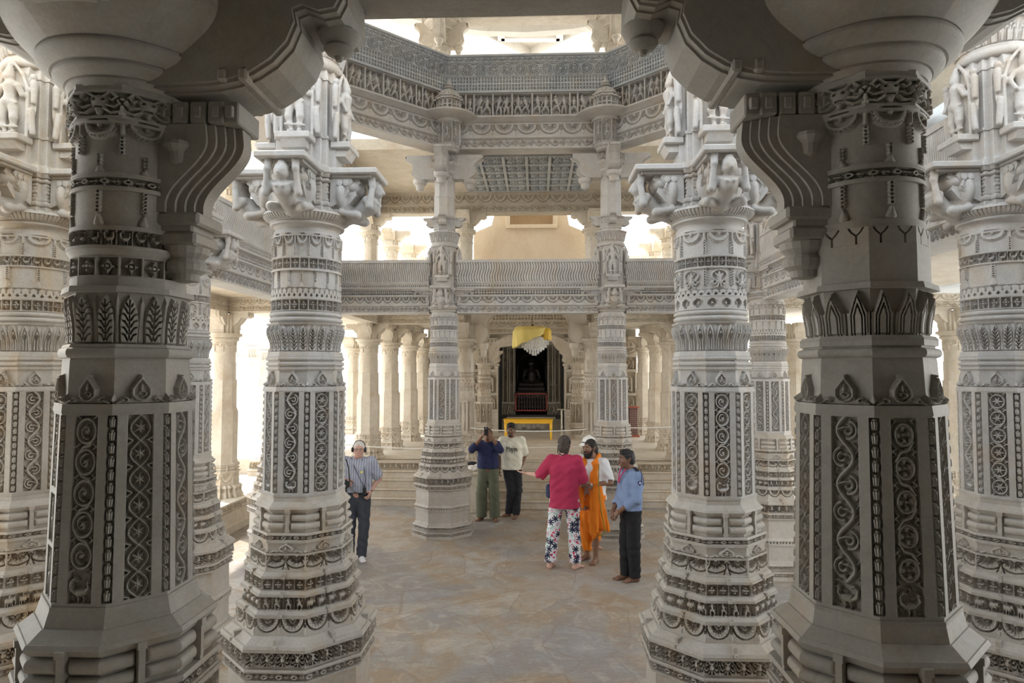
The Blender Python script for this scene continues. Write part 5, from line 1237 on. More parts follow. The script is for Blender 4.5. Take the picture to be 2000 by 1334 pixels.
# chandelier wrapped in yellow cloth
YC = 8.6
c0 = at(1040, 612, YC); k = (YC-CAM.y)/FPX
t = thing('chandelier', 'crystal chandelier half wrapped in yellow cloth hanging before the sanctum', 'chandelier', (c0.x, YC, at(1040,658,YC).z))
mb = MB(); mb.tube([(0,0,.25), (0,0,4.64-t.location.z)], .012, 6); mb.lathe([(.06,4.61-t.location.z),(.07,4.64-t.location.z)], 12); mb.lathe([(.02,.22),(.05,.28),(.03,.32)], 10); mb.build('hanging_rod', mat('dark_brass', (.2,.15,.08), .4, .8), t)
rnd = random.Random(2)
def cloth_shell(name, cx, rx, ry, z0, z1, m, sd, asym=0.0, seg=72, rows=26):
    vs = []; 
    rr = random.Random(sd); ph = [rr.uniform(0, 6.28) for _ in range(6)]
    for i in range(rows+1):
        t_ = i/rows
        for j in range(seg):
            a = 2*PI*j/seg; lowe = z1+(z0-z1)*(1+asym*math.cos(a-PI)); f = min(1, t_*3.2); sw = .55+.45*math.sqrt(f) if f < 1 else 1
            fold = 1+.045*math.sin(7*a+ph[0]+2.2*t_)*t_+.03*math.sin(13*a+ph[1]-3*t_)*t_+.05*math.sin(3*a+ph[2])*t_
            z = z1+(lowe-z1)*max(0, (t_-.12)/.88)-.012*math.sin(9*a+ph[3])*t_ + (.0 if t_ > .12 else .0)
            vs.append((cx+rx*sw*fold*math.cos(a), ry*sw*fold*math.sin(a), z))
    fs = []
    for i in range(rows):
        for j in range(seg): q = (j+1) % seg; fs.append((i*seg+j, i*seg+q, (i+1)*seg+q, (i+1)*seg+j))
    fs.append(tuple(range(seg-1, -1, -1)))
    me = bpy.data.meshes.new(name); me.from_pydata(vs, [], fs); me.update()
    for p_ in me.polygons: p_.use_smooth = True
    o = ob(name, me, m, t); md = o.modifiers.new('thick', 'SOLIDIFY'); md.thickness = .006; return o
M['yc'] = mat('pale_yellow_cloth', (.80,.66,.22), .8); M['yc2'] = mat('golden_yellow_cloth', (.72,.47,.06), .7)
cloth_shell('cloth', -.06, .44, .36, -.10, .25, M['yc'], 3, .55)
cloth_shell('cloth_fold', .34, .13, .20, -.08, .21, M['yc2'], 8, .0)
M['glass'] = mat('clear_crystal', (.85,.85,.85), .08); M['glass'].node_tree.nodes['Principled BSDF'].inputs['Transmission Weight'].default_value = .45
mb = MB()
for ring, (r, z, n) in enumerate(((.36,-.10,26), (.31,-.17,24), (.25,-.23,20), (.19,-.28,16), (.12,-.33,12), (.05,-.37,7))):
    for i in range(n):
        a = 2*PI*i/n+ring*.2; x_, y_ = r*math.cos(a)+.04, r*math.sin(a)
        mb.lathe([(.003,-.13),(.013,-.10),(.009,-.02),(.004,0)], 6, (x_, y_, z+.02))
mb.build('crystal_drops', M['glass'], t)
mb = MB(); mb.lathe([(.02,-.36),(.2,-.25),(.34,-.10),(.3,-.02),(.1,.1)], 24, (.04,0,0)); mb.build('inner_bowl', mat('pearl_glass', (.75,.74,.70), .3), t)
# red wooden box right of the rear right column
p = at(1237, 845, 11.2)
t = thing('offering_box', 'tall dark box with red wooden top and beaded strings beside the cream columns', 'box', (p.x, 11.2, Z1)); Hb = at(1237,795,11.2).z-Z1
M['redw'] = mat('red_brown_wood', (.35,.09,.05), .5)
mb = MB(); mb.box((0,0,Hb/2), (.24,.24,Hb-.04), .01); mb.build('body', mat('dark_patterned_wood', (.14,.07,.06), .6), t)
mb = MB(); mb.box((0,0,Hb), (.32,.3,.04), .008); mb.box((0,0,.03), (.32,.3,.06), .008); mb.build('trim', M['redw'], t)
mb = MB()
for i in range(5):
    for j in range(12): mb.lathe([(.001,-.012),(.012,0),(.001,.012)], 6, (-.1+.05*i, -.135, .1+j*(Hb-.15)/12))
mb.build('bead_strings', mat('pale_beads', (.6,.5,.42), .5), t)
# ropes that close off the platform
M['rope'] = mat('white_cotton_rope', (.75,.73,.68), .9)
def rope(label, P, r=.011, sag=.05):
    pts = []
    for (a, b) in zip(P, P[1:]):
        a, b = Vector(a), Vector(b)
        for i in range(12): t_ = i/12; q_ = a.lerp(b, t_); q_.z -= sag*4*t_*(1-t_); pts.append(q_)
    pts.append(Vector(P[-1])); mb = MB(); mb.tube(pts, r, 6); tag(mb.build('barrier_rope', M['rope']), label, 'rope')
def rp_(px, py, y): p = at(px, py, y); return tuple(p)
rope('white rope strung in front of the yellow table', [rp_(918,836,6.25), rp_(1150,838,6.25)], .013, .06)
rope('white rope between the cream columns right of the red box', [rp_(1180,833,6.2), rp_(1320,833,6.2)], .012, .03)
rope('white rope low across the platform at left, behind the man with headphones', [rp_(672,868,6.1), rp_(855,876,6.1)], .014, .03)
rope('thin white rope across the steps behind the woman in pink', [rp_(935,876,6.1), rp_(1160,872,6.1)], .008, .0)
# ------------------------------------------------------------------ roof above the photographer; unseen slab and walls added to block light
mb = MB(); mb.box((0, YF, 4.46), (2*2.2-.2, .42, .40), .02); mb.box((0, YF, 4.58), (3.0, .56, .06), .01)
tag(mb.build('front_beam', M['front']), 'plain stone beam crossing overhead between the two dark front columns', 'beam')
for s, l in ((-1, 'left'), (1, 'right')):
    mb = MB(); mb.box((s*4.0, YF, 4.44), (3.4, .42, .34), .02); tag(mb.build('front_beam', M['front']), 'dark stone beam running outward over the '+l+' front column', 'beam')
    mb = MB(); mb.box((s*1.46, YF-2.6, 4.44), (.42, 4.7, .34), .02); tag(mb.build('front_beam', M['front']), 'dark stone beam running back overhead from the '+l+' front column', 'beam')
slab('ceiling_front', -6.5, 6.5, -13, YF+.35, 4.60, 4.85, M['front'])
slab('light_blocker_slab', -7, 7, YF+.3, -4.15, 7.7, 7.9, M['front'])  # added out-of-view slab, cuts sky light falling on the near columns
slab('shade_wall_back', -6.5, 6.5, -13.2, -12.9, 0, 4.7, M['front'])  # unseen wall added behind the camera to block light
slab('shade_wall_left', -6.7, -6.4, -13, -7.3, 0, 4.7, M['front'])  # unseen side wall, added and sized to darken the front columns
slab('shade_wall_right', 6.4, 6.7, -13, -7.3, 0, 4.7, M['front'])  # its right-hand twin, likewise added to hold light off the front columns
# ------------------------------------------------------------------ outside: courtyard columns, shrine dome, hazy trees
me_oc = course_mesh('courtyard_column', [L(0,.2,.40,o=2), L(.2,.7,.33,o=1), L(.7,.76,.36), L(.76,2.2,.28), L(2.2,2.25,.30), L(2.25,3.1,.26,o=0), L(3.1,3.2,.28,.38,o=0), L(3.2,3.3,.4,o=0), L(3.3,3.6,.32,o=2)], 10, M['white'], .05)
for i, (px, y) in enumerate(((486, 14.5), (464, 17.5), (512, 19.0), (1592, 14.0))):
    o = ob('courtyard_column', me_oc, None, None, (ax(px, y), y, -.06)); tag(o, ('white courtyard column standing outside beyond the left platform', 'second courtyard column further out at left', 'faint courtyard column nearest the near left column', 'white courtyard column outside beyond the right aisle')[i], 'column')
mb = MB(); mb.box((-11, 16.5, 3.85), (7, 7, .4)); mb.box((-11.0,20.4,1.6), (9, .3, 4.2)); struct(mb.build('roof_courtyard', M['white']))
mb = MB(); mb.lathe([(3.3,4.2),(3.3,4.5),(3.2,5.2),(2.8,6.1),(2.1,6.9),(1.2,7.4),(.3,7.6),(.1,7.9)], 40, (8.4,3.0,0)); o = mb.build('shrine_dome', M['grey'], smooth=True); tag(o, 'grey plastered dome outside at upper right', 'dome')
# ------------------------------------------------------------------ people
def V3(*a): return np.array(a, float)
def nrm(v): v = np.array(v, float); return v/np.linalg.norm(v)
def hand(wr, d, nrml, side, curl=.35, spread=.012, k=1.0):
    """palm, four fingers and a thumb; d finger direction, nrml palm normal, side +1/-1 where the thumb leaves"""
    d = nrm(d); n = nrm(np.array(nrml)-np.dot(nrml, d)*d); s = np.cross(n, d)*side
    P = []; wr = np.array(wr, float)
    pc = wr+d*.045*k
    for o in (-.026, -.009, .009, .026): P.append(cap(wr+d*.012*k+s*o*.7*k, wr+d*.082*k+s*o*k, .0135*k, .0125*k, .008))
    for i, (o, L_) in enumerate(((.030,.070), (.0105,.078), (-.0095,.072), (-.029,.056))):
        b = wr+d*.085*k+s*o*k; a = curl*(1+.12*i)
        d1 = d*math.cos(a*.6)+n*math.sin(a*.6)+s*spread*8*(1.5-i)*.25; d1 = nrm(d1); m1 = b+d1*L_*.45*k
        d2 = nrm(d*math.cos(a*1.7)+n*math.sin(a*1.7)); m2 = m1+d2*L_*.32*k; d3 = nrm(d*math.cos(a*2.6)+n*math.sin(a*2.6)); e = m2+d3*L_*.25*k
        P += [cap(b, m1, .0088*k, .0082*k, .004), cap(m1, m2, .0082*k, .0075*k, .003), cap(m2, e, .0075*k, .0065*k, .003)]
    b = wr+d*.025*k+s*.028*k; m = b+nrm(s*.75+d*.6+n*.25)*.042*k; e = m+nrm(s*.25+d*.9+n*.3)*.035*k
    P += [cap(b, m, .0125*k, .0095*k, .006), cap(m, e, .0095*k, .0075*k, .003)]
    return P
def foot(an, d, k=1.0):
    d = nrm((d[0], d[1], 0)); s = np.array((-d[1], d[0], 0)); an = np.array(an, float); g = np.array((an[0], an[1], 0))
    P = [cap(an, g+V3(0,0,.038)-d*.02, .036, .034, .02), cap(g-d*.03+V3(0,0,.032), g+d*.10+V3(0,0,.026), .032, .026, .02), cap(g+d*.02+V3(0,0,.05), g+d*.12+V3(0,0,.022), .032, .022, .02)]
    for i, o in enumerate((-.030, -.015, 0, .014, .028)): P.append(cap(g+d*.11+s*o+V3(0,0,.018), g+d*(.165-.005*abs(i-1)-.004*i)+s*o*1.15+V3(0,0,.012), .0145, .0105, .008))
    return P
def Rxyz(yaw=0, pitch=0, roll=0):
    return np.array(Matrix.Rotation(yaw, 3, 'Z') @ Matrix.Rotation(pitch, 3, 'X') @ Matrix.Rotation(roll, 3, 'Y'))
def head_prims(c, R, fem=0):
    h = lambda x, y, z: c+R @ V3(x, y, z)
    P = [ell(h(0,.012,.025), (.074,.092,.094), .03, R), ell(h(0,-.022,-.03), (.060,.070,.078), .03, R), ell(h(0,-.045,-.085), (.034,.034,.028), .03, R),
         cap(h(0,-.088,.012), h(0,-.106,-.022), .009, .013, .008), cap(h(-.012,-.096,-.026), h(.012,-.096,-.026), .008, .008, .006),
         cap(h(-.035,-.078,.030), h(.035,-.078,.030), .012, .012, .012), cap(h(-.02,-.090,-.055), h(.02,-.090,-.055), .0075, .0075, .005), cap(h(-.016,-.088,-.068), h(.016,-.088,-.068), .008, .008, .006),
         ell(h(-.04,-.06,-.02), (.026,.024,.026), .02, R), ell(h(.04,-.06,-.02), (.026,.024,.026), .02, R)]
    for s in (-1, 1):
        P.append(cap(h(s*.030,-.098,.010), h(s*.034,-.094,.010), .013, .012, -.004))
        P.append(cap(h(s*.078,.012,.018), h(s*.072,.006,-.024), .013, .009, .006, None)); P.append(cap(h(s*.084,.020,.022), h(s*.080,.012,-.01), .010, .008, .004))
    return P
def skin_body(J, hc, R, k=.03):
    A = {n: np.array(v, float) for n, v in J.items() if n[:2] not in ("ft","hd")}
    P = head_prims(hc, R)
    nk = A['neck']; P.append(cap(hc+R @ V3(0,.02,-.07), nk, .054, .062, .02))
    P.append(cap(nk, A['chest'], .07, .12, .05)); P.append(cap(A['chest'], A['pelvis'], .12, .12, .05))
    P.append(cap(A['shL'], A['shR'], .055, .055, .04))
    for s in 'LR':
        P.append(cap(A['sh'+s], A['el'+s], .048, .040, .02)); P.append(cap(A['el'+s], A['wr'+s], .040, .027, .015))
        P.append(cap(A['hip'+s], A['kn'+s], .080, .055, .03)); P.append(cap(A['kn'+s], A['an'+s], .055, .036, .02))
        P += foot(A['an'+s], J['ft'+s])
        hd = J['hd'+s]; P += hand(A['wr'+s], hd[0], hd[1], hd[2], hd[3])
    return P
def wrinkle(a, f=1.0, ph=0.0):
    return lambda X, Y, Z: 1.25*a*(np.sin(X*31*f+Z*23*f+ph)*np.sin(Z*17*f-Y*29*f+ph*2)+.6*np.sin(Z*58*f+X*37*f-ph)*np.sin(Y*41*f+X*13))
def joints(h=1.75, sw=.175, lean=0, **kw):
    s = h/1.75
    J = dict(neck=(0,.01,1.475), chest=(0,.01,1.30), pelvis=(0,.01,.98), shL=(sw,.01,1.43), shR=(-sw,.01,1.43), elL=(sw+.05,.03,1.14), elR=(-sw-.05,.03,1.14), wrL=(sw+.06,-.05,.90), wrR=(-sw-.06,-.05,.90),
             hipL=(.09,.01,.94), hipR=(-.09,.01,.94), knL=(.10,-.01,.50), knR=(-.10,-.01,.50), anL=(.11,.02,.075), anR=(-.11,.02,.075))
    J.update({a: b for a, b in kw.items() if a in J})
    J = {a: (b[0]*s, b[1]*s, b[2]*s) for a, b in J.items()}
    J['anL'] = (J['anL'][0], J['anL'][1], .075); J['anR'] = (J['anR'][0], J['anR'][1], .075)
    J['ftL'] = kw.get('ftL', (.2,-1)); J['ftR'] = kw.get('ftR', (-.2,-1))
    J['hdL'] = kw.get('hdL', ((0,-.1,-1), (-1,0,0), 1, .4)); J['hdR'] = kw.get('hdR', ((0,-.1,-1), (1,0,0), -1, .4))
    return J
def trousers(J, m, t, wide=0.0, hem=.05, name='trousers', ph=0, top=.07, vx=.0075, k=.03):
    A = {n: np.array(v, float) for n, v in J.items() if n[:2] not in ('ft','hd')}
    P = [cap(A['pelvis']+V3(-.06,0,.0), A['pelvis']+V3(.06,0,0), .115, .115, k), ell(A['pelvis']+V3(0,.02,-.10), (.158,.118,.11), k)]
    for s in 'LR':
        P.append(cap(A['hip'+s], A['kn'+s], .097+wide*.3, .068+wide, k)); P.append(cap(A['kn'+s], A['an'+s]+V3(0,0,-.04), .068+wide, .056+wide*1.2, .02))
    return soft_ob(name, P, vx, m, t, cuts=[((0,0,hem), (0,0,-1)), ((0,0,A['pelvis'][2]+top), (0,0,1))], warp=wrinkle(.0045, 1.0, ph))
def shirt(J, m, t, hem, sl=.9, belly=0.0, loose=0.0, name='shirt', ph=0, longs=False, vx=.007, cuts=(), neck=.070):
    A = {n: np.array(v, float) for n, v in J.items() if n[:2] not in ('ft','hd')}
    P = [cap(A['shL']*.80+A['shR']*.20+V3(0,0,-.01), A['shR']*.80+A['shL']*.20+V3(0,0,-.01), .070, .070, .05), cap(A['chest']+V3(-.055,0,.02), A['chest']+V3(.055,0,.02), .128+loose, .128+loose, .05),
         cap(A['pelvis']+V3(-.06,0,.14), A['pelvis']+V3(.06,0,.14), .118+loose, .118+loose, .06), cap(A['pelvis']+V3(-.06,0,hem-A['pelvis'][2]-.02), A['pelvis']+V3(.06,0,hem-A['pelvis'][2]-.02), .125+loose*1.4, .125+loose*1.4, .05)]
    for q in (-.055, .055): P += [cap(A['chest']+V3(q,0,.02), A['pelvis']+V3(q,0,.14), .128+loose, .120+loose, .03), cap(A['pelvis']+V3(q,0,.14), A['pelvis']+V3(q,0,hem-A['pelvis'][2]-.02), .122+loose, .128+loose*1.3, .03)]
    if belly: P.append(ell(A['pelvis']+V3(0,-.05,.14), (.15,.11+belly,.17), .05))
    P.append(cap(A['neck']+V3(0,0,-.04), A['neck']+V3(0,.01,.01), .085, .066, .04)); P += [cap(A['neck']+V3(0,0,-.02), A['sh'+q]+V3(0,0,-.005), .060, .062, .04) for q in 'LR']
    for s in 'LR':
        sh, el, wr = A['sh'+s], A['el'+s], A['wr'+s]
        if longs: P.append(cap(sh, el, .070+loose*.5, .060+loose*.4, .04)); P.append(cap(el, el+(wr-el)*sl, .060+loose*.4, .050+loose*.4, .02)); P.append(cap(el+(wr-el)*(sl+.07), wr+(wr-el)*.1, .040, .040, -.01))
        else: P.append(cap(sh, sh+(el-sh)*sl, .072+loose*.5, .066+loose*.8, .04)); P.append(cap(sh+(el-sh)*(sl+.16), el+(el-sh)*.3, .054+loose*.6, .06+loose*.6, -.01))
    P.append(cap(A['neck']+V3(0,-.02,.045), A['neck']+V3(0,-.04,.12), neck-.012, neck, -.008))
    return soft_ob(name, P, vx, m, t, cuts=[((0,0,hem), (0,0,-1))]+list(cuts), warp=wrinkle(.0045, 1.0, ph))
def collar(J, m, t, o=0.0):
    n = V3(*J['neck']); mb = MB()
    for q, r in ((.0, .072), (.014, .066)): mb.tube([tuple(n+V3(r*math.sin(a*PI/9), -r*math.cos(a*PI/9)*.95, .018+q-.022*(math.cos(a*PI/9) > .6)*(1)+o)) for a in range(1, 18)], .010, 6)
    for s_ in (-1, 1): mb.prism([(n[0]+s_*.01, n[2]+.01), (n[0]+s_*.055, n[2]+.03), (n[0]+s_*.065, n[2]-.03), (n[0]+s_*.03, n[2]-.055)], n[1]-.098, n[1]-.088)
    mb.build('collar', m, t, smooth=True)
def hair_cap(name, c, R, m, t, P=(), r=(.082,.100,.100), line=.045, vx=.006, back=0):
    h = lambda x, y, z: c+R @ V3(x, y, z)
    Q = [ell(h(0,.020,.034), r, .015, R), ell(h(0,.055,-.02), (.068,.058,.07), .03, R)]+[p for p in P]
    n = R @ nrm(V3(0,-.9,-.62)); pt = h(0,-.062,line)
    return soft_ob(name, Q, vx, m, t, cuts=[(pt, n)], warp=wrinkle(.0035, 4.0, 1.0))
def face_bits(c, R, t, brow=(.05,.04,.035), eye=(.05,.03,.02), glasses=None):
    h = lambda x, y, z: c+R @ V3(x, y, z)
    mb = MB()
    for s in (-1, 1): mb.tube([h(s*.014,-.098,.030), h(s*.032,-.098,.036), h(s*.050,-.084,.030)], [.003,.0045,.002], 6)
    mb.build('eyebrows', mat('brow_hair', brow, .9), t)
    for s in (-1, 1):
        e = MB(); e.lathe([(.001,-.010),(.007,-.007),(.010,0),(.007,.007),(.001,.010)], 10, tuple(h(s*.031,-.0795,.010)), Matrix.Rotation(PI/2, 3, 'X')); o = e.build('eye', EYEW, t, smooth=True)
        e = MB(); e.lathe([(.0005,-.004),(.006,-.002),(.006,.001),(.0005,.003)], 10, tuple(h(s*.031,-.0885,.009)), Matrix(R.tolist()) @ Matrix.Rotation(PI/2, 3, 'X')); e.build('iris', EYED, o)
    mb = MB(); mb.tube([h(-.021,-.0965,-.061), h(0,-.1,-.0605), h(.021,-.0965,-.061)], [.001,.003,.001], 6); mb.build('lips', LIP, t)
    if glasses:
        mb = MB()
        for s in (-1, 1):
            mb.tube([h(s*(.034+.024*math.cos(a*PI/6)), -.108, .010+.018*math.sin(a*PI/6)) for a in range(13)], .002, 5); mb.tube([h(s*.058,-.105,.014), h(s*.080,.015,.020)], .002, 5)
        mb.tube([h(-.012,-.110,.014), h(.012,-.110,.014)], .002, 5); mb.build('glasses', glasses, t)
EYEW = mat('eye_white', (.75,.72,.68), .3); EYED = mat('eye_dark', (.03,.02,.015), .2); LIP = mat('lip', (.36,.15,.13), .6)
def skin_mat(n, c):
    m = mat(n, c, .55); b = m.node_tree.nodes['Principled BSDF']; b.inputs['Subsurface Weight'].default_value = .08; b.inputs['Subsurface Radius'].default_value = (.02,.008,.004); return m
SK1, SK2, SK3, SK4 = skin_mat('pale_skin', (.56,.33,.26)), skin_mat('brown_skin', (.24,.125,.075)), skin_mat('dark_brown_skin', (.19,.095,.058)), skin_mat('light_skin', (.60,.37,.29))
def cloth(n, c, rough=.9, bump=.25, scale=500):
    m = mat(n, c, rough); b = m.node_tree.nodes['Principled BSDF']; tcn = nd(m, 'ShaderNodeTexCoord'); z = nd(m, 'ShaderNodeTexNoise', Scale=9.0, Detail=5.0, Distortion=.8); ln(m, tcn.outputs['Object'], z.inputs['Vector'])
    bp = nd(m, 'ShaderNodeBump', Strength=bump, Distance=.02); ln(m, z.outputs[0], bp.inputs['Height']); ln(m, bp.outputs[0], b.inputs['Normal']); return m
def stripes(n, c1, c2, f=120):
    m = cloth(n, c1); b = m.node_tree.nodes['Principled BSDF']; tcn = nd(m, 'ShaderNodeTexCoord'); w_ = nd(m, 'ShaderNodeTexWave', Scale=f); w_.bands_direction = 'X'; ln(m, tcn.outputs['Object'], w_.inputs['Vector'])
    ln(m, ramp(m, w_.outputs[0], [(.55, c1), (.8, c2)]), b.inputs['Base Color']); return m
def person(label, px, py, yaw, name='person'):
    p = on_floor(px, py); t = thing(name, label, 'person', (p.x, p.y, 0), yaw); return t

# --- man with headphones, half behind the near left column
J = joints(1.74, .19, elR=(-.24,.0,1.16), wrR=(-.13,-.20,1.20), elL=(.30,.07,1.17), wrL=(.19,-.05,1.00), hdR=((.5,-.6,-.5), (.2,.5,-.6), -1, .9), hdL=((-.1,-.75,-.6), (-.9,.2,.1), 1, .6), anL=(.06,.0,.075), anR=(-.12,.05,.075), ftL=(.45,-1), hipL=(.09,.01,.94), pelvis=(0,.01,.99))
t = person('man in blue striped shirt with headphones, glasses and camera, leaning out behind a near column', 697, 1094, .10)
c = V3(.02,-.04,1.60); R = Rxyz(.12, -.02, .04)
soft_ob('body', skin_body(J, c, R), .0062, SK1, t)
STR = stripes('striped_shirt_cloth', (.27,.30,.39), (.46,.47,.52), 9); collar(J, STR, t); shirt(J, STR, t, 1.0, .80, belly=.05, loose=.02, ph=1)
trousers(J, cloth('slate_trouser_cloth', (.045,.05,.065)), t, .012, .045, ph=2)
hair_cap('hair', c, R, mat('white_grey_hair', (.62,.60,.57), .8), t, line=.055, r=(.079,.097,.096))
face_bits(c, R, t, brow=(.4,.38,.36), glasses=mat('thin_metal_glasses', (.12,.10,.09), .3, .6))
h = lambda x, y, z: tuple(c+R @ V3(x, y, z))
BLK = mat('black_plastic', (.015,.015,.017), .4)
mb = MB(); mb.tube([h(.09*math.cos(a*PI/12), .03, .02+.118*math.sin(a*PI/12)) for a in range(13)], .006, 6)
for s in (-1, 1): mb.lathe([(.02,-.016),(.036,-.012),(.036,.010),(.022,.016)], 14, h(s*.092,.016,.0), Matrix.Rotation(PI/2, 3, 'Y'))
mb.build('headphones', BLK, t)
mb = MB(); mb.tube([(-.09,-.04,1.49), (-.02,-.15,1.36), (.08,-.205,1.18), (.13,-.17,1.08)], .005, 5); mb.tube([(.09,-.04,1.48), (.12,-.14,1.33), (.14,-.19,1.2), (.13,-.17,1.08)], .005, 5); mb.box((.13,-.19,1.03), (.05,.03,.10), .006); mb.build('lanyard', BLK, t)
mb = MB(); mb.box((.09,-.195,1.30), (.035,.01,.035), .004); mb.build('badge', mat('yellow_badge', (.65,.6,.2), .5), t)
mb = MB(); mb.lathe([(.145,-.01),(.15,0),(.145,.03)], 24, (0,-.0,1.0)); mb.box((0,-.155,1.012), (.05,.015,.035), .004); mb.build('belt', mat('dark_leather', (.03,.02,.015), .5), t)
soft_ob('sock', foot(J['anL'], J['ftL'])+[cap(V3(*J['anL']), V3(*J['anL'])+V3(0,0,.10), .042, .044, .02), cap(V3(*J['anL'])+V3(.0,0,-.03), V3(*J['anL'])+V3(.03,-.10,-.045), .042, .036, .02)], .006, mat('white_sock', (.75,.75,.78), .9), t)
mb = MB(); mb.lathe([(.030,-.006),(.034,0),(.030,.006)], 12, tuple(V3(*J['wrL'])*.9+V3(*J['elL'])*.1)); mb.build('watch', BLK, t)
wR = V3(*J['wrR']); tt_ = thing('photo_camera', 'black camera with long lens hanging in the hand of the man with headphones', 'camera', (0,0,0), 0)
tt_.matrix_world = Matrix.Translation(t.location) @ Matrix.Rotation(.10, 4, 'Z') @ Matrix.Translation(Vector(wR+V3(.0,-.075,-.05)))
mb = MB(); mb.box((0,0,0), (.13,.07,.09), .012); mb.box((0,0,.055), (.05,.05,.03), .008); mb.build('camera_body', BLK, tt_)
mb = MB(); mb.lathe([(.036,.0),(.038,-.05),(.034,-.055),(.037,-.06),(.040,-.14),(.034,-.14)], 18, (0,-.02,-.045)); mb.build('lens', BLK, tt_, smooth=True)
mb = MB(); mb.tube([(.06,.02,.04), (.03,.09,.22), (-.02,.14,.34)], .009, 6); mb.build('strap', mat('black_webbing', (.02,.02,.02), .9), tt_)

# --- man in navy shirt photographing upwards
J = joints(1.70, .172, elL=(.27,-.20,1.36), elR=(-.27,-.20,1.36), wrL=(.11,-.24,1.60), wrR=(-.07,-.24,1.60), hdL=((-.5,.15,.9), (-.3,.4,0), 1, .35), hdR=((.35,.15,.9), (.5,.4,0), -1, .5), anL=(.135,.0,.075), anR=(-.13,.02,.075), ftL=(.35,-1), ftR=(-.35,-1), knL=(.125,-.02,.5), knR=(-.12,-.02,.5))
t = person('man in navy sweatshirt and olive trousers holding a phone up with both hands', 953, 1016, -.12)
c = V3(.0,.0,1.56); R = Rxyz(.08, -.55, 0)
soft_ob('body', skin_body(J, c, R), .0065, SK2, t)
shirt(J, cloth('navy_sweatshirt_cloth', (.022,.028,.088)), t, .96, .35, loose=.012, longs=True, ph=3)
trousers(J, cloth('olive_trouser_cloth', (.13,.14,.095)), t, .032, .055, ph=4)
hair_cap('hair', c, R, mat('black_hair', (.012,.010,.010), .7), t)
face_bits(c, R, t)
mb = MB(); mb.box((.11*.97-.09,-.265,1.66), (.08,.012,.155), .006); pho = thing('mobile_phone', 'mobile phone held up by the man in navy sweatshirt', 'phone', t.location, -.12); mb.build('case', BLK, pho); mb = MB(); mb.box((.017,-.273,1.715), (.03,.004,.03), .003); mb.build('camera_bump', mat('grey_glass', (.2,.22,.25), .2), pho)

# --- man in cream tee
J = joints(1.76, .178, elL=(.255,.06,1.16), wrL=(.19,-.02,.97), elR=(-.245,.06,1.15), wrR=(-.24,.0,.90), hdL=((-.1,-.1,-1), (-1,0,0), 1, .3), knR=(-.02,-.05,.5), anR=(-.06,.06,.075), anL=(.07,-.06,.075), knL=(.11,-.02,.5), ftL=(-.3,-1), ftR=(-1,-.55))
t = person('man in cream t-shirt with black lettering and black trousers, one hand in his pocket', 1000, 1010, .08)
c = V3(-.02,-.02,1.63); R = Rxyz(-.12, .05, .03)
soft_ob('body', skin_body(J, c, R), .0065, SK3, t)
shirt(J, cloth('cream_jersey', (.74,.72,.60)), t, .90, .86, loose=.016, ph=5)
trousers(J, cloth('black_trouser_cloth', (.018,.019,.024)), t, .012, .06, ph=6)
hair_cap('hair', c, R, mat('black_wavy_hair', (.010,.009,.009), .7), t, P=[ell(c+V3(0,-.02,.105), (.075,.075,.045), .03)], line=.05)
face_bits(c, R, t)
soft_ob('beard', [ell(c+R @ V3(0,-.052,-.085), (.045,.044,.03), .02, R), cap(c+R @ V3(-.025,-.092,-.047), c+R @ V3(.025,-.092,-.047), .006, .006, .003)], .005, mat('short_beard', (.03,.022,.018), .9), t)
mb = MB(); s_ = [((-.11,1.335),(-.10,1.25)), ((-.11,1.335),(-.085,1.30)), ((-.085,1.30),(-.06,1.335)), ((-.06,1.335),(-.055,1.26)), ((-.03,1.31),(-.035,1.25)), ((-.035,1.31),(-.01,1.31)), ((-.01,1.31),(-.005,1.22)), ((.01,1.31),(.01,1.25)), ((.01,1.31),(.04,1.30)), ((.04,1.30),(.045,1.23)), ((.055,1.31),(.06,1.26)), ((.055,1.31),(.085,1.30)), ((.085,1.30),(.085,1.24))]
for (a, b) in s_:
    for q in (0,): mb.tube([(a[0], -.168+abs(a[0])*.25, a[1]), (b[0], -.168+abs(b[0])*.25, b[1])], .0055, 5)
mb.build('shirt_lettering', mat('black_print', (.015,.015,.015), .8), t)

# --- woman in pink shirt seen from behind
J = joints(1.84, .172, elL=(.33,.00,1.22), wrL=(.53,-.12,1.22), elR=(-.24,-.04,1.16), wrR=(-.20,-.22,1.16), hdL=((1,-.15,.12), (0,-.3,1), -1, .15), hdR=((.2,-1,.1), (.3,0,-1), -1, .5), anL=(.20,.0,.075), anR=(-.14,-.03,.075), knL=(.15,.0,.50), knR=(-.12,-.02,.50), hipL=(.10,.02,.95), hipR=(-.10,.02,.95), ftL=(-.1,-1), ftR=(-.5,-1))
t = person('woman seen from behind in a loose pink shirt and floral trousers, left arm held out', 1103, 1112, PI-.18)
c = V3(-.01,-.03,1.71); R = Rxyz(-.25, .10, 0)
soft_ob('body', skin_body(J, c, R), .0062, SK4, t)
PNK = cloth('pink_linen', (.42,.028,.085), bump=.6); collar(J, PNK, t); o = shirt(J, PNK, t, .86, .95, loose=.022, ph=7, vx=.007)
tr = trousers(J, mat('floral_cotton', (.75,.76,.78), .9), t, .018, .10, ph=8, vx=.0055, top=-.06)
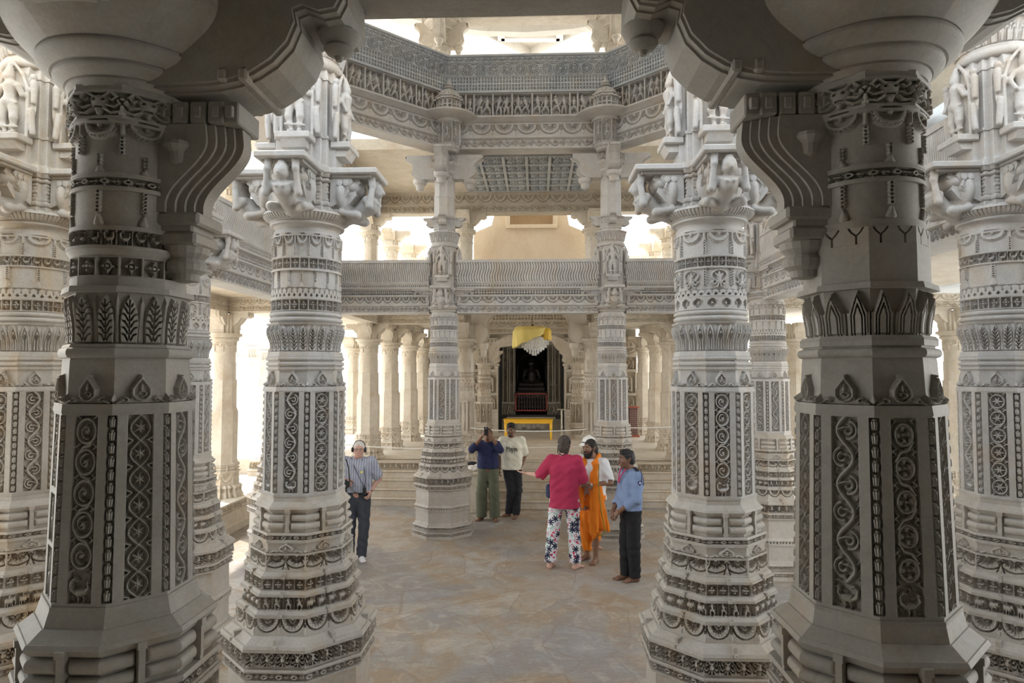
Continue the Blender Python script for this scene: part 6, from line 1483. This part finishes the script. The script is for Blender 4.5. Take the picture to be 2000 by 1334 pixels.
def floral(o, m, seed=5, n=120):
    me = o.data; nv = len(me.vertices); co = np.zeros(nv*3, np.float32); me.vertices.foreach_get('co', co); co = co.reshape(-1, 3)
    no = np.zeros(nv*3, np.float32); me.vertex_normals.foreach_get('vector', no); no = no.reshape(-1, 3)
    rr = np.random.RandomState(seed); col = np.tile(np.array([.74,.75,.78,1.], np.float32), (nv,1))
    pts = []
    cen = rr.permutation(nv)
    kinds = [((.012,.015,.05), .050, 7), ((.60,.07,.14), .045, 3), ((.30,.55,.48), .035, 2), ((.45,.10,.18), .03, 4)]
    for i in cen:
        p = co[i]; kd = len(pts) % 4; sp_ = .062
        if any(np.linalg.norm(p-q) < sp_ for q in pts[-400:]): continue
        pts.append(p)
        if len(pts) > n*3: break
        c_, r_, k_ = kinds[kd]; d = co-p; nn = no[i]; dd = np.linalg.norm(d, axis=1); s = dd < r_*1.1
        if not s.any(): continue
        u = np.cross(nn, (0,0,1.0)); u /= (np.linalg.norm(u)+1e-6); v = np.cross(nn, u); a = np.arctan2(d[s] @ v, d[s] @ u)+rr.rand()*6
        if k_ == 7: msk = dd[s] < r_*(.30+.75*np.abs(np.cos(3.5*a)))
        elif k_ == 3: msk = dd[s] < r_*np.clip(np.cos(1.5*a)*1.2, 0, 1)
        elif k_ == 2: msk = dd[s] < r_*(np.abs(np.cos(a))**3)
        else: msk = np.abs(dd[s]-r_*.6) < .005
        idx = np.nonzero(s)[0][msk]; col[idx, :3] = c_
    ca = me.color_attributes.new('print', 'FLOAT_COLOR', 'POINT'); ca.data.foreach_set('color', col.ravel())
    at_ = nd(m, 'ShaderNodeAttribute', attribute_name='print'); ln(m, at_.outputs['Color'], m.node_tree.nodes['Principled BSDF'].inputs['Base Color'])
floral(tr, tr.data.materials[0])
HB = mat('grey_brown_hair', (.055,.040,.032), .7)
hair_cap('hair', c, R, HB, t, P=[ell(c+R @ V3(0,.055,.075), (.065,.06,.055), .03, R), ell(c+R @ V3(0,.05,-.05), (.075,.06,.075), .03, R), cap(c+R @ V3(-.04,.05,-.10), c+R @ V3(-.03,.045,-.145), .03, .018, .02)], r=(.082,.100,.102))
mb = MB(); mb.tube([tuple(c+R @ V3(.092*math.cos(a*PI/12), .045, .02+.112*math.sin(a*PI/12))) for a in range(13)], .009, 6); mb.tube([tuple(c+R @ V3(-.09,.05,.0)), tuple(c+R @ V3(-.07,.10,-.1)), tuple(c+R @ V3(0,.105,-.14)), tuple(c+R @ V3(.07,.10,-.1)), tuple(c+R @ V3(.09,.05,.0))], .007, 6); mb.build('headset', BLK, t)
soft_ob('shoulder_bag', [cap((.23,-.12,1.00), (.235,-.12,1.10), .055, .05, .03)], .008, cloth('dark_blue_bag', (.04,.06,.12)), t)

# --- man in orange shawl
J = joints(1.74, .178, elL=(.27,.02,1.16), wrL=(.06,-.21,1.13), elR=(-.25,.0,1.16), wrR=(-.05,-.22,1.12), hdL=((-1,-.15,.0), (0,.3,-.9), 1, .5), hdR=((1,-.1,.0), (0,.3,-.9), -1, .5), anL=(.07,-.04,.075), anR=(-.10,.04,.075), knL=(.09,-.04,.5), ftL=(.1,-1), ftR=(-.5,-1))
t = person('bearded man in white t-shirt, orange shawl and orange dhoti, talking', 1157, 1096, -.50)
c = V3(-.01,-.04,1.63); R = Rxyz(-.35, .04, 0)
soft_ob('body', skin_body(J, c, R), .0062, SK2, t)
shirt(J, cloth('white_jersey', (.72,.72,.74)), t, .90, .80, loose=.016, ph=9)
ORG = cloth('orange_cotton', (.80,.22,.010), bump=.5)
A = {n: np.array(v, float) for n, v in J.items() if n[:2] not in ('ft','hd')}
P = [cap((-.06,0,.93), (.06,0,.93), .145, .145, .05), cap((-.08,.0,.62), (.09,.0,.62), .13, .13, .05), cap(A['knL']+V3(0,0,.1), A['anL']+V3(0,.02,.26), .11, .06, .05), cap(A['knR']+V3(0,0,.1), A['anR']+V3(0,0,.10), .11, .065, .05), cap((0,.03,.5), (.02,.06,.34), .10, .05, .04)]
soft_ob('dhoti', P, .007, ORG, t, cuts=[((0,0,1.05), (0,0,1))], warp=lambda X,Y,Z: .008*np.sin(X*70+Z*9)*np.cos(Y*22)+.004*np.sin(Z*40+X*30))
P = [cap((.085,.06,1.51), (0,.095,1.53), .034, .036, .02), cap((-.085,.06,1.51), (0,.095,1.53), .034, .036, .02)]
for s, zl in ((-1, .80), (1, .42)):
    for o in (-.035, 0, .035): P += [cap((s*.085,.06,1.51), (s*(.09+o*.4),-.09,1.42), .03, .035, .02), cap((s*(.09+o*.4),-.09,1.42), (s*(.10+o),-.165,1.15), .035, .026, .015), cap((s*(.10+o),-.165,1.15), (s*(.115+o*1.5),-.185,zl+.06*(o > 0)), .026, .022, .012)]
for o in (.02, .06, .10, .14): P.append(cap((.10+o*.5,-.16+o*.5,1.1), (.12+o,-.15+o*.8,.55-o*.5), .024, .028, .02))
soft_ob('shawl', P, .007, ORG, t, warp=lambda X,Y,Z: .005*np.sin(X*95+Z*6)+.003*np.sin(Z*33+X*20))
mb = MB(); mb.tube([(.165,-.13,1.42), (.18,-.18,1.15), (.21,-.17,.8), (.25,-.10,.45)], .008, 6); mb.tube([(.25,-.10,.45), (.18,-.12,.42), (.12,-.14,.40)], .008, 6); mb.build('shawl_border', mat('olive_gold_trim', (.30,.22,.02), .7), t)
hair_cap('hair', c, R, mat('black_tied_hair', (.015,.012,.010), .7), t, P=[ell(c+R @ V3(0,.115,-.03), (.04,.045,.07), .02, R)], line=.05)
face_bits(c, R, t)
soft_ob('beard', [ell(c+R @ V3(0,-.055,-.098), (.058,.054,.050), .02, R), cap(c+R @ V3(-.055,-.02,-.02), c+R @ V3(-.05,-.045,-.08), .022, .028, .02), cap(c+R @ V3(.055,-.02,-.02), c+R @ V3(.05,-.045,-.08), .022, .028, .02), cap(c+R @ V3(-.03,-.095,-.046), c+R @ V3(.03,-.095,-.046), .008, .008, .004)], .0055, mat('black_beard', (.018,.014,.012), .9), t)
mb = MB(); w0 = A['wrL']; e0 = A['elL']; p_ = w0*.88+e0*.12; mb.lathe([(.028,-.012),(.034,-.008),(.034,.008),(.028,.012)], 14, tuple(p_), Matrix.Rotation(PI/2, 3, 'Y')); mb.build('watch_band', mat('steel', (.5,.5,.5), .3, 1), t)
mb = MB(); mb.lathe([(.002,.0),(.018,.0),(.018,.008),(.002,.008)], 14, tuple(p_+V3(0,-.030,.012)), Matrix.Rotation(PI/2, 3, 'X')); mb.build('watch_dial', mat('white_dial', (.8,.8,.78), .3), t)

# --- guard in light blue uniform, in profile
J = joints(1.70, .172, elL=(.235,-.02,1.13), wrL=(.10,-.215,.965), elR=(-.235,-.02,1.13), wrR=(-.06,-.235,.93), hdL=((-.6,-.5,-.7), (-.3,.7,-.4), 1, .8), hdR=((.5,-.4,-.8), (.3,.7,-.4), -1, .8), anL=(.07,.03,.075), anR=(-.07,-.04,.075), knL=(.09,.0,.5), knR=(-.08,-.03,.5), ftL=(-.1,-1), ftR=(-.1,-1), pelvis=(0,-.02,.96))
t = person('security guard in light blue shirt and black trousers standing in profile with clasped hands', 1232, 1134, -1.22)
c = V3(0,-.05,1.585); R = Rxyz(-.05, .03, 0)
soft_ob('body', skin_body(J, c, R), .0062, SK3, t)
GB = cloth('light_blue_uniform', (.21,.285,.46), bump=.5); collar(J, GB, t); shirt(J, GB, t, .94, .55, loose=.012, longs=True, ph=11)
trousers(J, cloth('black_uniform_cloth', (.012,.012,.014)), t, .014, .06, ph=12)
hair_cap('hair', c, R, mat('jet_black_hair', (.010,.009,.010), .6), t, P=[ell(c+R @ V3(0,-.03,.10), (.06,.06,.035), .02, R)], line=.055)
face_bits(c, R, t)
NVY = mat('navy_epaulette', (.012,.014,.03), .8)
for s in (-1, 1):
    mb = MB(); mb.box((s*.165,.0,1.475), (.10,.055,.014), .004, Matrix.Rotation(s*.35, 3, 'Y')); mb.build('epaulette', NVY, t)
mb = MB(); mb.tube([(.19,.05,1.475), (.245,.045,1.42), (.262,.03,1.34), (.25,.06,1.28), (.215,.085,1.30), (.20,.075,1.42)], .005, 6); mb.build('shoulder_cord', NVY, t)
mb = MB(); mb.prism([(-.024,.03),(.024,.03),(.026,0),(.0,-.034),(-.026,0)], .0, .006, 'x'); o = mb.build('arm_badge', mat('badge_navy', (.03,.04,.14), .6), t, (.262,.0,1.31)); 
mb = MB(); mb.lathe([(.002,0),(.012,0),(.012,.004),(.002,.004)], 12, (.007,0,.006), Matrix.Rotation(PI/2, 3, 'Y')); mb.build('badge_emblem', mat('badge_white', (.7,.7,.75), .6), o)
mb = MB(); mb.tube([(-.05,-.10,1.47), (-.02,-.155,1.38), (.0,-.168,1.28)], .009, 6); mb.tube([(.06,-.09,1.47), (.04,-.155,1.38), (.0,-.168,1.28)], .009, 6); mb.build('lanyard', mat('red_blue_lanyard', (.50,.05,.12), .8), t)
mb = MB(); mb.lathe([(.135,-.012),(.142,0),(.135,.025)], 24, (0,-.01,.955)); mb.build('belt', BLK, t)

# --- person in white sun helmet, almost hidden
J = joints(1.66, .17)
p = at(1149, 850, 2.35)
t = thing('person', 'person in white sun helmet with black band, mostly hidden behind the man in orange', 'person', (p.x, 2.35, 0), PI-.9)
c = V3(0,-.02,1.555); R = Rxyz(.2, .0, 0)
soft_ob('body', skin_body(J, c, R), .008, SK4, t); shirt(J, cloth('pale_shirt', (.6,.6,.62)), t, .9, .8, loose=.01, ph=13, vx=.009); trousers(J, cloth('grey_trousers', (.2,.2,.2)), t, .01, .06, vx=.009)
hair_cap('hair', c, R, mat('brown_hair', (.16,.09,.05), .8), t, P=[cap(c+V3(0,.06,-.05), c+V3(0,.05,-.12), .05, .04, .02)])
mb = MB(); mb.lathe([(.150,-.03),(.152,-.022),(.112,.02),(.106,.06),(.09,.10),(.06,.125),(.02,.138),(.012,.15),(.001,.152)], 28, tuple(c+V3(0,.01,.045)), Matrix.Rotation(.12, 3, 'X')); hm = mb.build('sun_helmet', mat('white_canvas', (.78,.78,.76), .8), t, smooth=True)
mb = MB(); mb.lathe([(.112,.020),(.1145,.024),(.1125,.036),(.109,.036)], 28, tuple(c+V3(0,.01,.045)), Matrix.Rotation(.12, 3, 'X')); mb.build('hat_band', BLK, hm)
